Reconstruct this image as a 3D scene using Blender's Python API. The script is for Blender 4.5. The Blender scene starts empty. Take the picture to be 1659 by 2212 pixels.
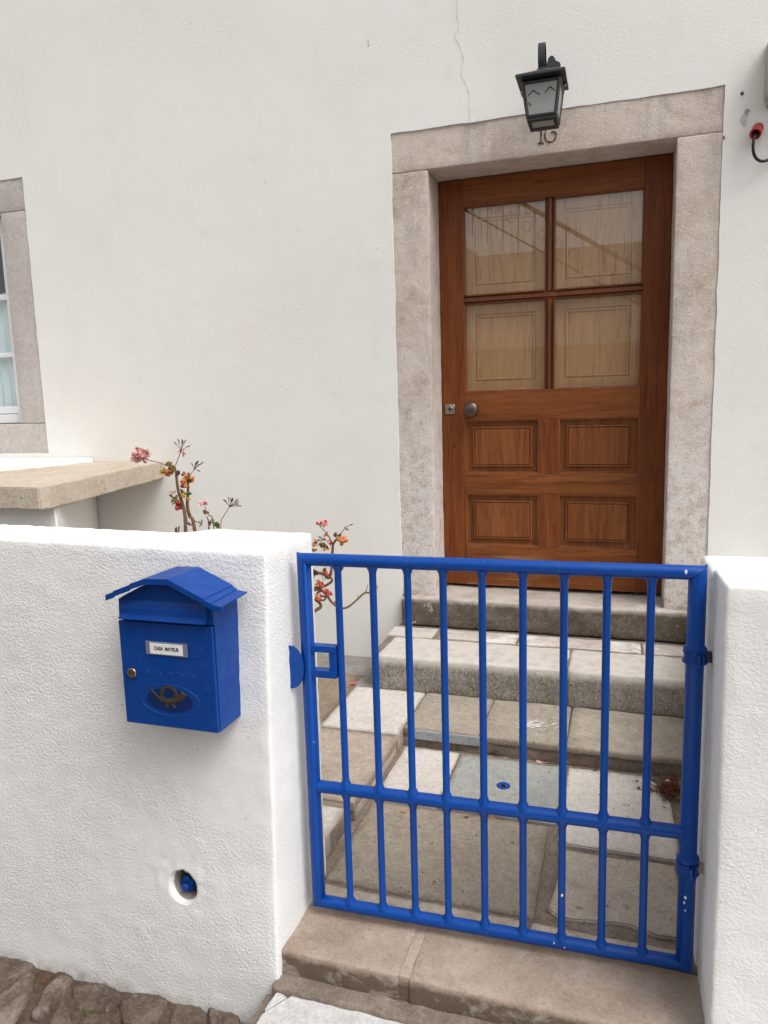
import bpy, bmesh, math, random
from mathutils import Vector, Matrix, noise
random.seed(7)
SC = bpy.context.scene
COL = SC.collection
H = 1.45                      # eye height: every builder below writes z relative to the eye
# ---------------------------------------------------------------- camera
cam = bpy.data.cameras.new('camera'); co = bpy.data.objects.new('camera', cam); COL.objects.link(co)
cam.sensor_fit = 'HORIZONTAL'; cam.sensor_width = 36.0; cam.lens = 36.0*1580/1659
cam.clip_start = 0.05; cam.clip_end = 600
X = Vector((0.952, 0.305, -0.028)); 
R = Matrix(((0.9520, -0.0182, 0.3056), (0.3049, 0.1489, -0.9407), (-0.0284, 0.9887, 0.1473)))
q = R.to_quaternion().normalized()
co.matrix_world = Matrix.Translation((0, 0, H)) @ q.to_matrix().to_4x4()
SC.camera = co
# ---------------------------------------------------------------- world, sun, exposure
w = bpy.data.worlds.new('World'); SC.world = w; w.use_nodes = True
nt = w.node_tree; nt.nodes.clear()
sky = nt.nodes.new('ShaderNodeTexSky'); sky.sky_type = 'NISHITA'; sky.sun_disc = False
SUN_EL, SUN_AZ = math.radians(56), math.radians(118)
sky.sun_elevation = SUN_EL; sky.sun_rotation = SUN_AZ
sky.air_density = 1.0; sky.dust_density = 4.0; sky.ozone_density = 1.0
hs = nt.nodes.new('ShaderNodeHueSaturation'); hs.inputs['Saturation'].default_value = 0.16
bg = nt.nodes.new('ShaderNodeBackground'); bg.inputs['Strength'].default_value = 0.15
ou = nt.nodes.new('ShaderNodeOutputWorld')
nt.links.new(sky.outputs[0], hs.inputs['Color']); nt.links.new(hs.outputs[0], bg.inputs[0]); nt.links.new(bg.outputs[0], ou.inputs[0])
sl = bpy.data.lights.new('sun', 'SUN'); so = bpy.data.objects.new('sun', sl); COL.objects.link(so)
sl.energy = 1.0; sl.angle = math.radians(32); sl.color = (1, 0.965, 0.91)
sd = Vector((math.sin(SUN_AZ)*math.cos(SUN_EL), math.cos(SUN_AZ)*math.cos(SUN_EL), math.sin(SUN_EL)))
so.rotation_euler = sd.to_track_quat('Z', 'Y').to_euler(); so.location = (3, -3, 8)
SC.view_settings.view_transform = 'Standard'; SC.view_settings.look = 'None'
SC.view_settings.exposure = 0.56; SC.view_settings.gamma = 1; SC.view_settings.use_curve_mapping = False
SC.render.engine = 'CYCLES'

# ---------------------------------------------------------------- material helpers
class NT:
    def __init__(s, name, rough=0.8, spec=0.3, metal=0.0):
        s.m = bpy.data.materials.new(name); s.m.use_nodes = True
        s.t = s.m.node_tree; s.b = s.t.nodes['Principled BSDF']
        s.b.inputs['Roughness'].default_value = rough
        s.b.inputs['Specular IOR Level'].default_value = spec
        s.b.inputs['Metallic'].default_value = metal
        s.geo = s.t.nodes.new('ShaderNodeNewGeometry'); s.pos = s.geo.outputs['Position']
    def n(s, k): return s.t.nodes.new(k)
    def l(s, a, b): s.t.links.new(a, b)
    def put(s, sock, v):
        if hasattr(v, 'is_output') or hasattr(v, 'links'): s.l(v, sock)
        else: sock.default_value = v
    def rand(s):
        return s.n('ShaderNodeObjectInfo').outputs['Random']
    def vec(s, scale=(1, 1, 1), randomise=False):
        mp = s.n('ShaderNodeMapping'); mp.inputs['Scale'].default_value = scale
        src = s.pos
        if randomise:
            va = s.n('ShaderNodeVectorMath'); va.operation = 'ADD'
            mu = s.math('MULTIPLY', s.rand(), 37.0)
            cb = s.n('ShaderNodeCombineXYZ'); s.l(mu, cb.inputs[0]); s.l(mu, cb.inputs[1])
            s.l(s.pos, va.inputs[0]); s.l(cb.outputs[0], va.inputs[1]); src = va.outputs[0]
        s.l(src, mp.inputs[0]); return mp.outputs[0]
    def noise(s, scale, detail=4, rough=0.5, dist=0.0, vec=None):
        x = s.n('ShaderNodeTexNoise'); x.inputs['Scale'].default_value = scale; x.inputs['Detail'].default_value = detail
        x.inputs['Roughness'].default_value = rough; x.inputs['Distortion'].default_value = dist
        s.l(vec if vec is not None else s.pos, x.inputs['Vector']); return x.outputs['Fac']
    def voro(s, scale, vec=None, feature='F1', out='Distance'):
        x = s.n('ShaderNodeTexVoronoi'); x.feature = feature; x.inputs['Scale'].default_value = scale
        s.l(vec if vec is not None else s.pos, x.inputs['Vector']); return x.outputs[out]
    def ramp(s, f, stops):
        r = s.n('ShaderNodeValToRGB'); s.l(f, r.inputs[0]); e = r.color_ramp.elements
        while len(e) < len(stops): e.new(0.5)
        for el, (p, c) in zip(e, stops):
            el.position = p; el.color = (c, c, c, 1) if not hasattr(c, '__len__') else (*c, 1)
        return r.outputs[0]
    def mix(s, f, a, b):
        x = s.n('ShaderNodeMix'); x.data_type = 'RGBA'
        s.put(x.inputs[0], f)
        for sock, v in ((x.inputs[6], a), (x.inputs[7], b)):
            if isinstance(v, tuple): sock.default_value = (*v, 1)
            else: s.l(v, sock)
        return x.outputs[2]
    def math(s, op, a, b=0.0, clamp=False):
        x = s.n('ShaderNodeMath'); x.operation = op; x.use_clamp = clamp
        s.put(x.inputs[0], a); s.put(x.inputs[1], b); return x.outputs[0]
    def axis(s, i):
        sp = s.n('ShaderNodeSeparateXYZ'); s.l(s.pos, sp.inputs[0]); return sp.outputs[i]
    def maprange(s, v, a, b):
        x = s.n('ShaderNodeMapRange'); s.l(v, x.inputs[0]); x.inputs[1].default_value = a; x.inputs[2].default_value = b
        return x.outputs[0]
    def bump(s, h, strength=0.5, dist=0.005, prev=None):
        x = s.n('ShaderNodeBump'); x.inputs['Strength'].default_value = strength; x.inputs['Distance'].default_value = dist
        s.l(h, x.inputs['Height'])
        if prev is not None: s.l(prev, x.inputs['Normal'])
        return x.outputs[0]
    def color(s, c):
        if isinstance(c, tuple): s.b.inputs['Base Color'].default_value = (*c, 1)
        else: s.l(c, s.b.inputs['Base Color'])
    def normal(s, n): s.l(n, s.b.inputs['Normal'])

def plaster(name, base, dirt, fine=110, fstr=0.55, fdist=0.004, low_dirt=None, sparse=False, lump=0.09):
    t = NT(name, 0.88, 0.2)
    big = t.noise(1.3, 5, 0.6)
    c = t.mix(t.ramp(big, [(0.42, 0.0), (0.75, 1.0)]), base, dirt)
    sp = t.noise(9, 6, 0.7)
    c = t.mix(t.math('MULTIPLY', t.ramp(sp, [(0.58, 0), (0.8, 1)]), 0.35), c, (dirt[0]*0.8, dirt[1]*0.78, dirt[2]*0.74))
    wash = t.noise(1.0, 5, 0.65, 0.5, t.vec((5, 5, 1.6)))
    c = t.mix(t.math('MULTIPLY', t.ramp(wash, [(0.52, 0), (0.72, 1)]), 0.2), c, (base[0]*0.86, base[1]*0.85, base[2]*0.83))
    dots = t.noise(75, 2, 0.5)
    c = t.mix(t.math('MULTIPLY', t.ramp(dots, [(0.735, 0), (0.77, 1)]), 0.45), c, (0.30, 0.28, 0.26))
    if low_dirt is not None:
        m = t.maprange(t.axis(2), low_dirt[1], low_dirt[0])
        m = t.math('MULTIPLY', m, t.ramp(t.noise(14, 6, 0.75), [(0.38, 0), (0.62, 1)]))
        c = t.mix(m, c, (0.20, 0.15, 0.11))
    t.color(c)
    v = t.vec((1, 1, 1.25))
    a = t.noise(fine, 3, 0.55, 0.6, v)
    a = t.ramp(a, [(0.36, 0), (0.66, 1)] if not sparse else [(0.47, 0), (0.72, 1)])
    patch = t.ramp(t.noise(2.6, 5, 0.6), [(0.35, 0.12), (0.64, 1.0)])
    a = t.math('MULTIPLY', a, patch)
    n1 = t.bump(t.noise(5, 4, 0.5), lump, 0.03)
    n2 = t.bump(a, fstr, fdist, n1)
    t.normal(t.bump(t.noise(420, 2, 0.5), 0.25, 0.001, n2))
    return t.m

def stone(name, cols, scale=7, speck=None, speck_amt=0.5, bstr=0.5, bdist=0.004, fine=90, pale=None, rnd=True, pits=None, edge=0.0):
    t = NT(name, 0.85, 0.25)
    v = t.vec((1, 1, 1), rnd)
    f = t.noise(scale, 8, 0.68, 0.3, v)
    c = t.ramp(f, [(0.28, cols[0]), (0.5, cols[1]), (0.72, cols[2])])
    g = t.noise(fine*1.6, 3, 0.6, 0, v)
    c = t.mix(t.math('MULTIPLY', t.ramp(g, [(0.35, 1), (0.62, 0)]), 0.32), c, tuple(x*0.55 for x in cols[0]))
    g3 = t.noise(fine*1.1, 6, 0.8, 0.3, v)
    c = t.mix(t.math('MULTIPLY', t.ramp(g3, [(0.34, 1), (0.47, 0)]), 0.45), c, tuple(x*0.5 for x in cols[0]))
    c = t.mix(t.math('MULTIPLY', t.ramp(g3, [(0.54, 0), (0.66, 1)]), 0.35), c, tuple(min(0.8, x*1.25) for x in cols[2]))
    g2 = t.noise(fine*0.45, 8, 0.75, 0.2, v)
    c = t.mix(t.math('MULTIPLY', t.ramp(g2, [(0.30, 1), (0.50, 0)]), 0.42), c, tuple(x*0.62 for x in cols[0]))
    c = t.mix(t.math('MULTIPLY', t.ramp(g2, [(0.52, 0), (0.72, 1)]), 0.40), c, tuple(min(0.8, x*1.22) for x in cols[2]))
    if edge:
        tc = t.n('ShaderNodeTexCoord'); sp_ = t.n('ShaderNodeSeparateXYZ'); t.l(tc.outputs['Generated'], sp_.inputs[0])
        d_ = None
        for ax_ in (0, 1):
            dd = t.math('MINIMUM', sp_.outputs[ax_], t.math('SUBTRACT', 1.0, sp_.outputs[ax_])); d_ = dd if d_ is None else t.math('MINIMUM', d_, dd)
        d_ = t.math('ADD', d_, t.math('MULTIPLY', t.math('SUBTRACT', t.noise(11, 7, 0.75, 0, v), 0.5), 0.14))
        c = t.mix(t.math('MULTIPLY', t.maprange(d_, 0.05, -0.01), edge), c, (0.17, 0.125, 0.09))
    if pale is not None:
        c = t.mix(t.ramp(t.noise(scale*0.55, 7, 0.72, 0.5, v), [(0.52, 0), (0.6, 1)]), c, pale)
    if speck is not None:
        s1 = t.noise(fine*0.8, 5, 0.65, 0, v)
        k = t.ramp(s1, [(0.60, 0), (0.66, 1)])
        k = t.math('MULTIPLY', k, t.ramp(t.noise(scale*0.9, 3, 0.5, 0, v), [(0.4, 0), (0.6, speck_amt)]))
        c = t.mix(k, c, speck)
    if pits is not None:
        s2 = t.noise(fine*0.55, 2, 0.5, 0, v)
        k2 = t.ramp(s2, [(0.69, 0), (0.72, 1)])
        c = t.mix(t.math('MULTIPLY', k2, 0.8), c, pits)
    vr = t.n('ShaderNodeHueSaturation'); t.l(c, vr.inputs['Color'])
    t.l(t.math('ADD', t.math('MULTIPLY', t.rand(), 0.16), 0.92), vr.inputs['Value'])
    t.color(vr.outputs[0])
    n1 = t.bump(t.noise(fine*0.3, 8, 0.7, 0.2, v), min(1, bstr*1.3), bdist*2)
    t.normal(t.bump(t.noise(fine*1.3, 5, 0.7, 0, v), min(1, bstr*1.5), bdist, n1))
    return t.m

def wood(name, dark, mid, light, axis='z', rough=0.5, pale_amt=0.0, spec=0.35):
    t = NT(name, rough, spec)
    sc = {'z': (26, 26, 1.6), 'x': (1.6, 26, 26)}[axis]
    v = t.vec(sc, True)
    f = t.noise(1.0, 6, 0.62, 1.2, v)
    c = t.ramp(f, [(0.2, dark), (0.5, mid), (0.82, light)])
    v2 = t.vec(tuple(k*5 for k in sc), True)
    pores = t.noise(1.0, 2, 0.5, 0, v2)
    c = t.mix(t.math('MULTIPLY', t.ramp(pores, [(0.54, 0), (0.68, 1)]), 0.45), c, tuple(k*0.35 for k in dark))
    big = t.noise(3.0, 3, 0.5)
    c = t.mix(t.math('MULTIPLY', t.ramp(big, [(0.4, 0), (0.7, 1)]), 0.35), c, dark)
    if pale_amt:
        m = t.maprange(t.axis(2), H-0.3, H-0.95)
        m = t.math('MULTIPLY', m, t.ramp(t.noise(1.0, 5, 0.7, 0.6, t.vec(tuple(k*1.4 for k in sc), True)), [(0.56, 0), (0.70, 1)]))
        c = t.mix(t.math('MULTIPLY', m, pale_amt), c, (0.36, 0.24, 0.14))
    t.color(c)
    t.normal(t.bump(pores, 0.25, 0.001, t.bump(f, 0.2, 0.002)))
    return t.m

def paint(name, base, rough=0.38, chips=0.0, spec=0.5, wob=0.12):
    t = NT(name, rough, spec)
    c = t.mix(t.math('MULTIPLY', t.ramp(t.noise(14, 5, 0.7), [(0.4, 0), (0.7, 1)]), 0.35), base, tuple(k*0.72 for k in base))
    if chips:
        c = t.mix(t.ramp(t.noise(34, 3, 0.6), [(0.765, 0), (0.78, chips)]), c, (0.5, 0.5, 0.5))
    t.color(c)
    t.l(t.ramp(t.noise(22, 4, 0.6), [(0.3, rough*0.8), (0.7, min(1, rough*1.5))]), t.b.inputs['Roughness'])
    c2 = t.mix(t.math('MULTIPLY', t.ramp(t.noise(55, 6, 0.8), [(0.58, 0), (0.72, 1)]), 0.28), c, (0.10, 0.14, 0.26)); t.color(c2)
    st_ = t.noise(1.0, 3, 0.6, 0.3, t.vec((140, 140, 9)))
    t.normal(t.bump(st_, wob, 0.0012, t.bump(t.noise(60, 4, 0.6), wob*1.6, 0.002)))
    return t.m

def flat(name, base, rough=0.6, spec=0.3, metal=0.0, var=0.25, sc=40, bmp=0.15):
    t = NT(name, rough, spec, metal)
    t.color(t.mix(t.math('MULTIPLY', t.noise(sc, 4, 0.6), var*2), base, tuple(k*0.5 for k in base)))
    if bmp: t.normal(t.bump(t.noise(sc*3, 3, 0.5), bmp, 0.001))
    return t.m

def glass(name, tint=(1, 1, 1), gl=1.0, rough=0.0):
    m = bpy.data.materials.new(name); m.use_nodes = True; t = m.node_tree; t.nodes.clear()
    o = t.nodes.new('ShaderNodeOutputMaterial'); a = t.nodes.new('ShaderNodeBsdfTransparent'); a.inputs[0].default_value = (*tint, 1)
    g = t.nodes.new('ShaderNodeBsdfGlossy'); g.inputs['Roughness'].default_value = rough
    f = t.nodes.new('ShaderNodeFresnel'); f.inputs[0].default_value = 1.5
    mu = t.nodes.new('ShaderNodeMath'); mu.operation = 'MULTIPLY'; mu.inputs[1].default_value = gl; mu.use_clamp = True
    x = t.nodes.new('ShaderNodeMixShader')
    gq = t.nodes.new('ShaderNodeNewGeometry'); mr = t.nodes.new('ShaderNodeMapRange'); mr.inputs[3].default_value = 1.5; mr.inputs[4].default_value = 1/1.5
    t.links.new(gq.outputs['Backfacing'], mr.inputs[0]); t.links.new(mr.outputs[0], f.inputs[0])
    t.links.new(f.outputs[0], mu.inputs[0]); t.links.new(mu.outputs[0], x.inputs[0])
    t.links.new(a.outputs[0], x.inputs[1]); t.links.new(g.outputs[0], x.inputs[2]); t.links.new(x.outputs[0], o.inputs[0])
    return m

M = {}
M['house_plaster'] = plaster('house_plaster', (0.765, 0.76, 0.73), (0.745, 0.72, 0.68), 85, 0.22, 0.0022, sparse=True, lump=0.05)
M['garden_plaster'] = plaster('garden_wall_plaster', (0.80, 0.80, 0.79), (0.76, 0.76, 0.745), 140, 0.40, 0.004, low_dirt=(H-1.47, H-1.41))
M['pier_plaster'] = plaster('pier_plaster', (0.80, 0.80, 0.785), (0.77, 0.765, 0.75), 140, 0.34, 0.004)
M['ledge_plaster'] = plaster('ledge_plaster', (0.8, 0.79, 0.765), (0.77, 0.75, 0.71), 70, 0.3, 0.003)

def jamb_mat():
    t = NT('door_limestone', 0.88, 0.2)
    v = t.vec((1, 1, 1), True)
    f = t.noise(5, 9, 0.7, 0.5, v)
    c = t.ramp(f, [(0.32, (0.37, 0.29, 0.24)), (0.44, (0.51, 0.425, 0.365)), (0.56, (0.60, 0.52, 0.46)), (0.66, (0.50, 0.41, 0.35)), (0.78, (0.44, 0.40, 0.365))])
    st = t.noise(1.0, 6, 0.7, 0.4, t.vec((11, 11, 1.8), True))
    c = t.mix(t.math('MULTIPLY', t.ramp(st, [(0.5, 0), (0.66, 1)]), 0.5), c, (0.34, 0.32, 0.295))
    c = t.mix(t.math('MULTIPLY', t.ramp(t.noise(150, 4, 0.6), [(0.52, 0), (0.64, 1)]), 0.7), c, (0.63, 0.58, 0.53))
    c = t.mix(t.math('MULTIPLY', t.ramp(t.noise(120, 4, 0.6, 0, t.vec((1, 1, 1.4))), [(0.3, 1), (0.42, 0)]), 0.5), c, (0.19, 0.16, 0.14))
    c = t.mix(t.math('MULTIPLY', t.ramp(t.noise(7, 8, 0.75, 0.4, t.vec((1, 1, 0.7), True)), [(0.54, 0), (0.62, 1)]), 0.55), c, (0.64, 0.575, 0.515))
    z = t.axis(2)
    wl = t.math('MULTIPLY', t.maprange(z, H+0.35, H-0.45), t.ramp(t.noise(24, 7, 0.72), [(0.43, 0), (0.52, 1)]))
    c = t.mix(t.math('MULTIPLY', wl, 0.85), c, (0.66, 0.62, 0.60))
    sp = t.math('MULTIPLY', t.maprange(z, H+0.15, H-0.45), t.ramp(t.noise(110, 6, 0.75), [(0.57, 0), (0.64, 1)]))
    c = t.mix(t.math('MULTIPLY', sp, 0.85), c, (0.13, 0.11, 0.10))
    t.color(c)
    t.normal(t.bump(t.noise(150, 5, 0.65), 0.7, 0.004, t.bump(t.noise(32, 6, 0.65), 0.45, 0.008)))
    return t.m
M['jamb'] = jamb_mat()

def sill_mat():
    t = NT('sill_stone', 0.9, 0.2)
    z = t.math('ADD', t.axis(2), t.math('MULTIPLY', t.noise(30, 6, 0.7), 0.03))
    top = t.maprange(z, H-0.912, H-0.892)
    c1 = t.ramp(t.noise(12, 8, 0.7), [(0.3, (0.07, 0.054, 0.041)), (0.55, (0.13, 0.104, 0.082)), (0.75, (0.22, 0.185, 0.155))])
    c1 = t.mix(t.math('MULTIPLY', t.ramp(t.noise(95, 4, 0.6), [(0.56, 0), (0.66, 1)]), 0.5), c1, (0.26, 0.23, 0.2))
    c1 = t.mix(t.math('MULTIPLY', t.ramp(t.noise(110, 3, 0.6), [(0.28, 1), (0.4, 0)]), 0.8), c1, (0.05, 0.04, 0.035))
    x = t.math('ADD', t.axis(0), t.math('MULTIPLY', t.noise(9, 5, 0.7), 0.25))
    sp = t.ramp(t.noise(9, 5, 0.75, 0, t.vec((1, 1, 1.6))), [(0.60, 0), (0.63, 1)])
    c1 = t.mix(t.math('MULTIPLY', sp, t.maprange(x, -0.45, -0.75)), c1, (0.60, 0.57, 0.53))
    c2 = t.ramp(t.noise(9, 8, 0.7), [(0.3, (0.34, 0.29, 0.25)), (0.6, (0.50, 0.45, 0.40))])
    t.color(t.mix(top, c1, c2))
    t.normal(t.bump(t.noise(85, 6, 0.7), 0.8, 0.006))
    return t.m
M['sill'] = sill_mat()

def whitestep_mat():
    t = NT('whitewashed_step', 0.9, 0.2)
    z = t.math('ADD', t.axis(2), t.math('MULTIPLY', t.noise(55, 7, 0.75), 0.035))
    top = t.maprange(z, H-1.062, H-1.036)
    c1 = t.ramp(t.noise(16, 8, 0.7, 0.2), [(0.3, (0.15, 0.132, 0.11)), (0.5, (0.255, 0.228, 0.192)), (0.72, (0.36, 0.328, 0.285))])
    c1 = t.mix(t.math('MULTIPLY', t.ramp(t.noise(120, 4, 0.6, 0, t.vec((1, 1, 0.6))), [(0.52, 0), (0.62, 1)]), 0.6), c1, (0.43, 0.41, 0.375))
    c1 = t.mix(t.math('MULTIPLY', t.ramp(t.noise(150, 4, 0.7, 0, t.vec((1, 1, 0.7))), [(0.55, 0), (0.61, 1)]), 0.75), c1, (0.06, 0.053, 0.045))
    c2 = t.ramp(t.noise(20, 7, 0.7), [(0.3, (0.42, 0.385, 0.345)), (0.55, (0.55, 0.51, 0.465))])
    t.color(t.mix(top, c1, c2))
    wv = t.noise(1.0, 3, 0.6, 0.8, t.vec((110, 26, 60)))
    t.normal(t.bump(t.noise(110, 5, 0.65), 0.7, 0.004, t.bump(wv, 0.45, 0.004)))
    return t.m
M['whitestep'] = whitestep_mat()
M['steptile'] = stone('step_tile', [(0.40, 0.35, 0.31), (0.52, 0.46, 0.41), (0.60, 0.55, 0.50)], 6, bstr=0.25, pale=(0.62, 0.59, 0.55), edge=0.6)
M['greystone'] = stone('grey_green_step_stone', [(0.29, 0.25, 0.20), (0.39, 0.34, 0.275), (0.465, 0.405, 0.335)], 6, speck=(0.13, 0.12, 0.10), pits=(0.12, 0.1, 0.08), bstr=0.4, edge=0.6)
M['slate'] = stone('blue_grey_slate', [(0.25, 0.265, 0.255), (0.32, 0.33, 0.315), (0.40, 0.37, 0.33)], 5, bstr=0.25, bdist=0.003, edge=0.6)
M['slatecut'] = stone('slate_edge', [(0.24, 0.27, 0.28), (0.30, 0.33, 0.34), (0.36, 0.38, 0.38)], 8, bstr=0.2, bdist=0.002)
M['palelime'] = stone('pale_limestone', [(0.52, 0.475, 0.44), (0.60, 0.555, 0.515), (0.66, 0.615, 0.575)], 5, bstr=0.28, pits=(0.30, 0.25, 0.2), edge=0.6)
M['beigeslab'] = stone('beige_slab', [(0.36, 0.30, 0.25), (0.46, 0.395, 0.335), (0.53, 0.465, 0.40)], 7, pits=(0.2, 0.16, 0.12), bstr=0.5, speck=(0.58, 0.52, 0.46), speck_amt=0.6, edge=0.6)
M['concrete'] = stone('rough_cement_slab', [(0.32, 0.265, 0.21), (0.42, 0.36, 0.29), (0.49, 0.43, 0.355)], 4, speck=(0.45, 0.40, 0.34), speck_amt=0.7, bstr=0.95, bdist=0.006, pits=(0.14, 0.11, 0.09), edge=0.6)
M['brownslab'] = stone('brown_slab', [(0.31, 0.25, 0.20), (0.42, 0.345, 0.285), (0.50, 0.425, 0.36)], 6, pits=(0.22, 0.15, 0.11), bstr=0.4, edge=0.6)
M['pittedslab'] = stone('pitted_brown_slab', [(0.27, 0.20, 0.145), (0.37, 0.29, 0.22), (0.45, 0.37, 0.29)], 8, speck=(0.2, 0.11, 0.08), speck_amt=0.9, bstr=0.9, bdist=0.008, edge=0.6)
M['greyslab'] = stone('grey_pitted_slab', [(0.24, 0.22, 0.20), (0.32, 0.295, 0.27), (0.38, 0.35, 0.32)], 8, speck=(0.15, 0.12, 0.1), speck_amt=0.8, bstr=0.7, bdist=0.006, edge=0.6)
M['mortar'] = stone('mortar', [(0.19, 0.15, 0.12), (0.28, 0.225, 0.18), (0.36, 0.30, 0.25)], 12, bstr=0.9, bdist=0.006, speck=(0.1, 0.08, 0.06))
M['travertine'] = stone('travertine', [(0.44, 0.36, 0.28), (0.54, 0.455, 0.365), (0.60, 0.53, 0.45)], 4, pits=(0.16, 0.11, 0.08), bstr=0.35)
M['winstone'] = stone('window_limestone', [(0.47, 0.42, 0.39), (0.52, 0.475, 0.445), (0.56, 0.515, 0.485)], 4, bstr=0.3, rnd=True)
M['whitekerb'] = stone('white_painted_street_slab', [(0.54, 0.50, 0.49), (0.60, 0.60, 0.59), (0.65, 0.65, 0.64)], 6, bstr=0.35, rnd=False, pits=(0.45, 0.42, 0.38))
M['cobble'] = stone('cobble_stone', [(0.11, 0.078, 0.057), (0.19, 0.14, 0.108), (0.29, 0.23, 0.185)], 14, bstr=0.7, bdist=0.008, speck=(0.13, 0.09, 0.07), pale=(0.30, 0.25, 0.21))
def thresh_mat():
    t = NT('threshold_stone', 0.88, 0.2)
    v = t.vec((1, 1, 1), True)
    c = t.ramp(t.noise(6, 8, 0.7, 0.3, v), [(0.3, (0.25, 0.19, 0.145)), (0.52, (0.355, 0.28, 0.225)), (0.72, (0.43, 0.35, 0.29))])
    c = t.mix(t.math('MULTIPLY', t.ramp(t.noise(140, 4, 0.6, 0, v), [(0.54, 0), (0.66, 1)]), 0.5), c, (0.40, 0.335, 0.28))
    c = t.mix(t.math('MULTIPLY', t.ramp(t.noise(48, 3, 0.5, 0, v), [(0.68, 0), (0.72, 1)]), 0.7), c, (0.46, 0.39, 0.33))
    c = t.mix(t.math('MULTIPLY', t.ramp(t.noise(95, 7, 0.8, 0.2, v), [(0.36, 1), (0.49, 0)]), 0.55), c, (0.17, 0.125, 0.092))
    c = t.mix(t.math('MULTIPLY', t.ramp(t.noise(9, 8, 0.75, 0.4, v), [(0.52, 0), (0.68, 1)]), 0.45), c, (0.50, 0.43, 0.37))
    z = t.math('ADD', t.axis(2), t.math('MULTIPLY', t.math('SUBTRACT', t.noise(16, 6, 0.75), 0.5), 0.05))
    mo = t.mix(t.ramp(t.noise(11, 6, 0.7, 0.3, t.vec((1, 1, 1.6))), [(0.50, 0), (0.60, 1)]), (0.14, 0.105, 0.078), (0.32, 0.275, 0.235))
    c = t.mix(t.maprange(z, H-1.268, H-1.282), c, mo)
    t.color(c)
    t.normal(t.bump(t.noise(130, 5, 0.65), 0.5, 0.004, t.bump(t.noise(20, 6, 0.6), 0.4, 0.01)))
    return t.m
M['threshold'] = thresh_mat()
def soil_mat():
    t = NT('soil', 0.95, 0.1)
    t.color(t.ramp(t.noise(38, 8, 0.7), [(0.3, (0.08, 0.055, 0.04)), (0.55, (0.155, 0.112, 0.084)), (0.75, (0.22, 0.165, 0.13))]))
    t.normal(t.bump(t.noise(70, 7, 0.7), 1.0, 0.015)); return t.m
M['soil'] = soil_mat()
M['frame_wood'] = wood('door_wood_upright', (0.085, 0.022, 0.0055), (0.175, 0.048, 0.013), (0.24, 0.072, 0.02), 'z', 0.5, 0.5, 0.2)
M['rail_wood'] = wood('door_wood_level', (0.105, 0.030, 0.008), (0.20, 0.062, 0.017), (0.275, 0.095, 0.027), 'x', 0.5, 0.6, 0.2)
M['panel_wood'] = wood('door_panel_wood', (0.115, 0.036, 0.010), (0.205, 0.067, 0.020), (0.28, 0.108, 0.035), 'z', 0.5, 0.8, 0.2)
M['muntin_wood'] = wood('glazing_bar_wood', (0.10, 0.026, 0.008), (0.165, 0.048, 0.015), (0.23, 0.072, 0.022), 'z', 0.4)
M['shutter_wood'] = wood('pale_shutter_wood', (0.40, 0.215, 0.10), (0.50, 0.30, 0.155), (0.57, 0.37, 0.21), 'z', 0.55)
M['dark'] = flat('dark_gap', (0.02, 0.015, 0.012), 0.9, 0.1)
M['putty'] = flat('old_putty', (0.36, 0.25, 0.18), 0.85, 0.2, var=0.3, sc=60)
M['gate'] = paint('gate_blue_paint', (0.0002, 0.053, 0.29), 0.34, 0.6, spec=0.3)
M['mail'] = paint('mailbox_blue_paint', (0.0002, 0.046, 0.255), 0.40, spec=0.3)
M['maildark'] = flat('dark_blue_recess', (0.002, 0.020, 0.115), 0.5)
M['gold'] = flat('worn_gold', (0.062, 0.048, 0.034), 0.6, 0.3, 0.1, 0.4, 150)
M['black'] = flat('black_iron', (0.022, 0.024, 0.028), 0.42, 0.5, 0.0, 0.3, 30)
M['frost'] = flat('frosted_glass', (0.33, 0.36, 0.33), 0.35, 0.5, 0.0, 0.25, 12, 0.1)
M['steel'] = flat('brushed_steel', (0.42, 0.37, 0.32), 0.32, 0.5, 1.0, 0.2, 60)
M['bronze'] = flat('old_bronze', (0.16, 0.12, 0.10), 0.35, 0.5, 0.85, 0.4, 40)
M['white_frame'] = flat('white_window_paint', (0.78, 0.79, 0.80), 0.4, 0.4, 0, 0.05)
M['curtain'] = flat('curtain_cloth', (0.78, 0.85, 0.86), 0.8, 0.1, 0, 0.1)
M['room'] = flat('dark_room', (0.32, 0.32, 0.28), 0.9, 0.1)
M['card'] = flat('white_card', (0.78, 0.78, 0.78), 0.6, 0.2, 0, 0.03, bmp=0)
M['ink'] = flat('black_ink', (0.02, 0.02, 0.02), 0.6, 0.2, bmp=0)
M['plastic'] = flat('clear_grey_plastic', (0.27, 0.31, 0.38), 0.2, 0.6, 0.2, 0.5, 150)
M['red'] = flat('red_conduit', (0.42, 0.045, 0.03), 0.5)
M['cable'] = flat('black_cable', (0.02, 0.02, 0.022), 0.45)
M['boxgrey'] = flat('meter_box_grey', (0.46, 0.45, 0.39), 0.5)
M['boxlid'] = flat('meter_box_cover', (0.28, 0.27, 0.19), 0.35)
M['stem'] = flat('geranium_bark', (0.23, 0.13, 0.075), 0.8, 0.2, 0, 0.4, 60, 0.4)
M['stemred'] = flat('red_flower_stalk', (0.30, 0.10, 0.075), 0.7)
M['bud'] = flat('dry_bud', (0.11, 0.055, 0.045), 0.8)
M['pink'] = flat('pink_petal', (0.80, 0.36, 0.35), 0.6, 0.2, 0, 0.3, 60)
M['palepink'] = flat('pale_pink_petal', (0.82, 0.50, 0.47), 0.6, 0.2, 0, 0.2, 60)
M['orange'] = flat('orange_leaf', (0.70, 0.27, 0.10), 0.6, 0.2, 0, 0.4, 60)
M['redleaf'] = flat('red_leaf', (0.60, 0.12, 0.09), 0.6, 0.2, 0, 0.3, 60)
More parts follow.
